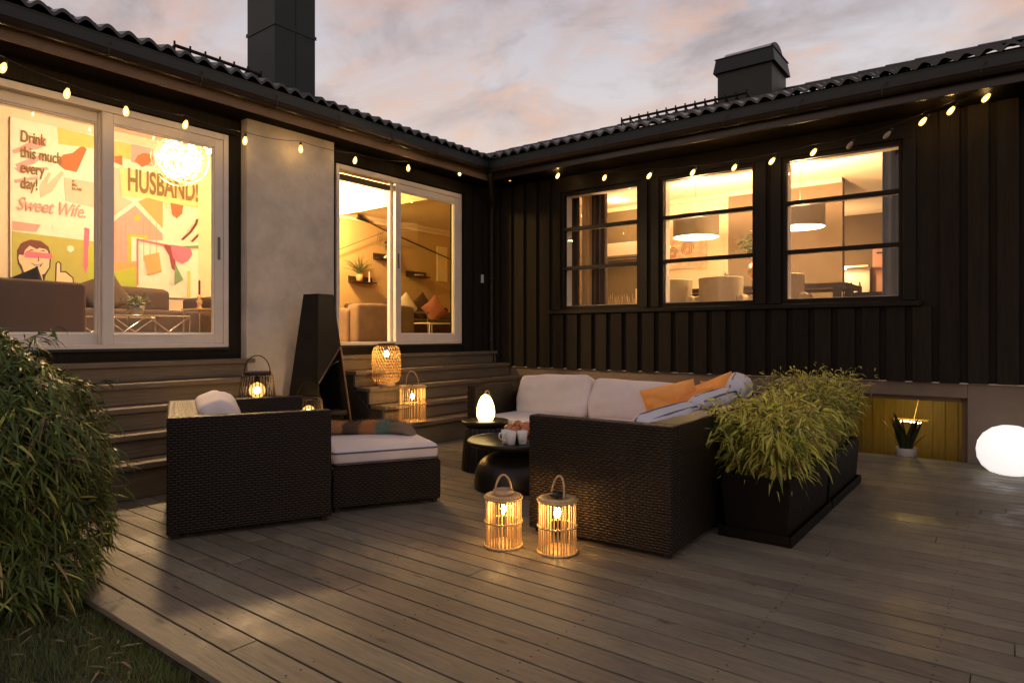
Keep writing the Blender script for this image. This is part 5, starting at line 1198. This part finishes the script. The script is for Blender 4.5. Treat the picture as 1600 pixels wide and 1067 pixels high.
dchair(3.15, .60, 0, 'beige dining chair in the centre of the middle window, its curved back to the glass')
dchair(3.87, .62, 0, 'beige dining chair seen between the middle and right windows')
t = thing('table_plant', 'low spiky plant on the dining table behind the centre chair', 'house plant', (3.02, 1.45, FL + .753)); b = MB(); b.lathe([(.05, 0), (.07, .07), (.06, .07), (.0005, .06)], 20); b.build('pot', 'potbr', t); b = MB(); rn = random.Random(14)
for k in range(30):
    a = rn.uniform(0, 2 * PI); s_ = rn.uniform(.02, .13); b.tube([(0, 0, .05), (math.cos(a) * s_ * .4, math.sin(a) * s_ * .4, .16), (math.cos(a) * s_, math.sin(a) * s_, rn.uniform(.20, .28))], [.008, .007, .001], 4, caps=False)
b.build('leaves', 'leafC', t)
t = thing('flower_vase', 'bronze ball vase with cream flowers and leafy sprigs in the middle window', 'vase', (3.44, 1.50, FL + .753)); b = MB(); b.lathe([(.09, 0), (.09, .02), (.04, .05), (.05, .09), (.13, .15), (.165, .24), (.15, .33), (.09, .39), (.06, .41), (.055, .40)], 32); b.build('vase_body', 'vase', t)
b = MB(); f2 = MB(); rn = random.Random(15)
for k in range(16):
    d = Vector((rn.gauss(-.25, .7), rn.gauss(0, .4), rn.uniform(.5, 1.1))).normalized(); tip = Vector((0, 0, .40)) + d * rn.uniform(.18, .46); b.tube([(0, 0, .38), Vector((0, 0, .42)).lerp(tip, .5) + Vector((0, 0, .03)), tip], .004, 4, caps=False)
    for j in range(10): q = rn.uniform(.4, 1.05); b.leaf(Vector((0, 0, .40)).lerp(tip, q), Vector((rn.gauss(0, 1), rn.gauss(0, 1), rn.gauss(.2, .7))), Vector((0, 0, 1)), rn.uniform(.05, .09), rn.uniform(.03, .045), .4)
for k in range(5):
    c = Vector((rn.uniform(-.10, .16), rn.uniform(-.1, .1), .46 + rn.uniform(-.02, .08)))
    for j in range(26): d = Vector((rn.gauss(0, 1), rn.gauss(0, 1), rn.gauss(.4, .8))).normalized(); f2.leaf(c + d * .008, d, Vector((0, 0, 1)), .045, .03, .3)
b.build('sprigs', 'leafC', t); f2.build('flowers', 'petal', t)
t = thing('floral_wall_print', 'wide pink floral print on the dining room wall behind the pendant', 'picture', (1.24, 3.075, 2.32)); b = MB(); b.box(0, .86, 0, .024, 0, .88); b.build('print', 'frameart', t, bevel=.003)
for k, (x, z, r) in enumerate(((.25, .28, .10), (.52, .33, .12), (.14, .22, .07))):
    b = MB(); n = 30; b.tube([(x + (r * (1 - .025 * i)) * math.cos(i * .55), -.004, z + (r * (1 - .025 * i)) * math.sin(i * .55)) for i in range(n)], .006, 4); b.build('painted_shape', 'art_bark', t)
t = thing('air_conditioner', 'white wall air-conditioning unit seen in the left dining window', 'air conditioner', (.16, 2.99, 2.55)); b = MB(); b.prism([(0, 0), (.03, -.16), (.30, -.17), (.32, 0)][::-1] and [(0, .0), (0, .29), (-.19, .29), (-.20, .06), (-.12, .0)], 0, .95, 'x'); b.build('housing', 'acw', t, bevel=.012, loc=(0, .10, 0)); b = MB(); b.box(.06, .89, -.085, -.05, .008, .02); b.build('air_slot', 'cable', t)
t = thing('small_picture', 'small white-framed picture low in the left dining window', 'picture', (.80, 3.065, 1.72)); b = MB(); b.box(0, .30, 0, .02, 0, .30); b.build('frame', 'inwhite', t); b = MB(); b.box(.05, .25, -.004, -.001, .05, .25); b.build('print', 'art2', t)
t = thing('wall_ornament', 'row of thin dry grasses on a ledge in the left dining window', 'ornament', (.25, 3.0, 1.74)); b = MB(); rn = random.Random(3)
for k in range(22): x = k * .03; b.tube([(x, 0, 0), (x + rn.gauss(0, .02), 0, rn.uniform(.08, .2))], .004, 4)
b.build('grasses', 'woodtop', t); b = MB(); b.box(-.08, .70, -.04, .06, -.03, -.001); b.build('ledge', 'darkwall', t)
# kitchen beyond
t = thing('kitchen_counter', 'dark kitchen counter in the right dining window', 'counter', (4.4, 5.9, FL)); b = MB(); b.box(-1.2, 3.2, -.30, .30, 0, .86); b.build('cabinets', 'wooddk', t); b = MB(); b.box(-1.22, 3.22, -.33, .32, .861, .90); b.build('worktop', 'tblack', t)
t = thing('shelf_lamp', 'lit bar lamp over the kitchen counter in the right dining window', 'lamp', (3.62, 6.1, 2.42)); b = MB(); b.box(-.45, .40, -.12, .16, .03, .06); b.build('lamp_body', 'acw', t); b = MB(); b.box(-.42, .0, -.08, .08, .015, .029); b.build('diffuser', 'diff', t); lamp('light', t, (-.1, -.45, .10), 50, WARM, .08)
t = thing('chopping_board', 'tall pink chopping board leaning on the kitchen wall', 'chopping board', (4.02, 6.43, FL + .901)); b = MB(); b.box(0, .30, 0, .03, 0, .86); b.build('board', 'pinkboard', t, bevel=.012); b = MB(); b.box(.07, .23, -.006, -.001, .76, .79); b.build('handle_slot', 'wooddk', t)
t = thing('white_tray', 'white tray standing on the counter behind the bottles', 'tray', (3.55, 6.30, FL + .901)); b = MB(); b.box(0, .45, 0, .03, 0, .52); b.build('tray_body', 'acw', t, bevel=.02)
for k, (x, lab) in enumerate(((3.72, 'left one of two small dark bottles on the kitchen counter'), (3.86, 'right one of two small dark bottles on the kitchen counter'))):
    t = thing('bottle', lab, 'bottle', (x, 6.1, FL + .901), 0, 'bottles on the kitchen counter'); b = MB(); b.lathe([(.035, 0), (.04, .01), (.04, .12), (.015, .17), (.014, .22), (.0005, .222)], 16); b.build('glass_body', 'bottle', t)

# ------------------------------------------------------------------ sky, light, camera
w = bpy.data.worlds.new('World'); SC.world = w; w.use_nodes = True; nt = w.node_tree; L = nt.links.new
bg = nt.nodes['Background']; tc = nt.nodes.new('ShaderNodeTexCoord'); sp = nt.nodes.new('ShaderNodeSeparateXYZ'); L(tc.outputs['Generated'], sp.inputs[0])
sky = nt.nodes.new('ShaderNodeTexSky'); sky.sky_type = 'NISHITA'; sky.sun_disc = False; sky.sun_elevation = R(1.5); sky.sun_rotation = R(205); sky.altitude = 50; sky.dust_density = 2.
zc = M_(nt, 'ADD', M_(nt, 'MAXIMUM', sp.outputs['Z'], 0.), .22)
cb = nt.nodes.new('ShaderNodeCombineXYZ'); L(M_(nt, 'DIVIDE', sp.outputs['X'], zc), cb.inputs[0]); L(M_(nt, 'DIVIDE', sp.outputs['Y'], zc), cb.inputs[1])
def nz(scale, det, seed, dist=0.):
    m = nt.nodes.new('ShaderNodeMapping'); m.inputs['Location'].default_value = (seed, seed * 1.7, seed * .3); m.inputs['Rotation'].default_value = (0, 0, R(-30)); m.inputs['Scale'].default_value = (.75, 1.0, 1)
    L(cb.outputs[0], m.inputs[0]); n = nt.nodes.new('ShaderNodeTexNoise'); n.inputs['Scale'].default_value = scale; n.inputs['Detail'].default_value = det; n.inputs['Roughness'].default_value = .62; n.inputs['Distortion'].default_value = dist; L(m.outputs[0], n.inputs['Vector']); return n.outputs['Fac']
def ramp(fac, stops):
    r = nt.nodes.new('ShaderNodeValToRGB'); e = r.color_ramp.elements; e[0].position, e[0].color = stops[0][0], (*stops[0][1], 1); e[1].position, e[1].color = stops[-1][0], (*stops[-1][1], 1)
    for q, c in stops[1:-1]: k = e.new(q); k.color = (*c, 1)
    L(fac, r.inputs[0]); return r.outputs[0]
def mix(f, a, b_):
    m = nt.nodes.new('ShaderNodeMix'); m.data_type = 'RGBA'
    if isinstance(f, float): m.inputs['Factor'].default_value = f
    else: L(f, m.inputs['Factor'])
    L(a, m.inputs['A']); L(b_, m.inputs['B']); return m.outputs['Result']
base = ramp(sp.outputs['Z'], [(0., (.90, .76, .66)), (.27, (.78, .70, .68)), (.40, (.62, .58, .62)), (.62, (.42, .39, .44)), (1., (.34, .32, .38))])
cl1 = ramp(nz(2.1, 9, 3.3, .5), [(.42, (0, 0, 0)), (.64, (1, 1, 1))])
pk = ramp(sp.outputs['Z'], [(0., (.86, .60, .44)), (.27, (.76, .55, .46)), (.40, (.62, .42, .36)), (.60, (.46, .34, .31)), (1., (.35, .30, .31))])
col = mix(M_(nt, 'MULTIPLY', cl1, .85), base, pk)
cl2 = ramp(nz(3.4, 8, 8.1, .4), [(.46, (0, 0, 0)), (.68, (1, 1, 1))])
gy = ramp(sp.outputs['Z'], [(0., (.70, .60, .58)), (.27, (.56, .46, .45)), (.45, (.33, .275, .285)), (1., (.27, .24, .27))])
col = mix(M_(nt, 'MULTIPLY', cl2, .92), col, gy)
cl3 = ramp(nz(4.2, 7, 21.4, .6), [(.52, (0, 0, 0)), (.72, (1, 1, 1))])
hot = ramp(sp.outputs['Z'], [(0., (.95, .60, .40)), (.27, (.90, .56, .39)), (.45, (.74, .44, .33)), (1., (.5, .36, .32))])
col = mix(M_(nt, 'MULTIPLY', cl3, .8), col, hot)
# sky from the Nishita model, added faintly under the clouds
sm = nt.nodes.new('ShaderNodeVectorMath'); sm.operation = 'SCALE'; sm.inputs['Scale'].default_value = .06; L(sky.outputs[0], sm.inputs[0])
ad = nt.nodes.new('ShaderNodeVectorMath'); ad.operation = 'ADD'; L(col, ad.inputs[0]); L(sm.outputs[0], ad.inputs[1])
L(ad.outputs[0], bg.inputs['Color']); bg.inputs['Strength'].default_value = PW['sky']
sun = bpy.data.lights.new('sun', 'SUN'); sun.energy = .06; sun.angle = R(25); sun.color = (1, .72, .55); so_ = bpy.data.objects.new('sun', sun); COL.objects.link(so_); so_.rotation_euler = (R(84), 0, R(-25)); so_.location = (0, -20, 12)
cam = bpy.data.cameras.new('camera'); co = bpy.data.objects.new('camera', cam); COL.objects.link(co); co.location = (6.159, -7.494, 1.2); co.rotation_euler = (R(90), 0, R(37.617))
cam.lens = 22.97; cam.sensor_width = 36; cam.shift_y = -.00656; cam.clip_end = 400; cam.clip_start = .05; SC.camera = co
SC.view_settings.view_transform = 'Standard'; SC.view_settings.look = 'None'; SC.view_settings.exposure = PW['exp']; SC.view_settings.gamma = 1
SC.render.engine = 'CYCLES'; cy = SC.cycles; cy.use_denoising = True; cy.max_bounces = 9; cy.diffuse_bounces = 4; cy.glossy_bounces = 3; cy.transparent_max_bounces = 12; cy.caustics_reflective = False; cy.caustics_refractive = False; cy.sample_clamp_indirect = 4; cy.sample_clamp_direct = 0
SC.render.film_transparent = False
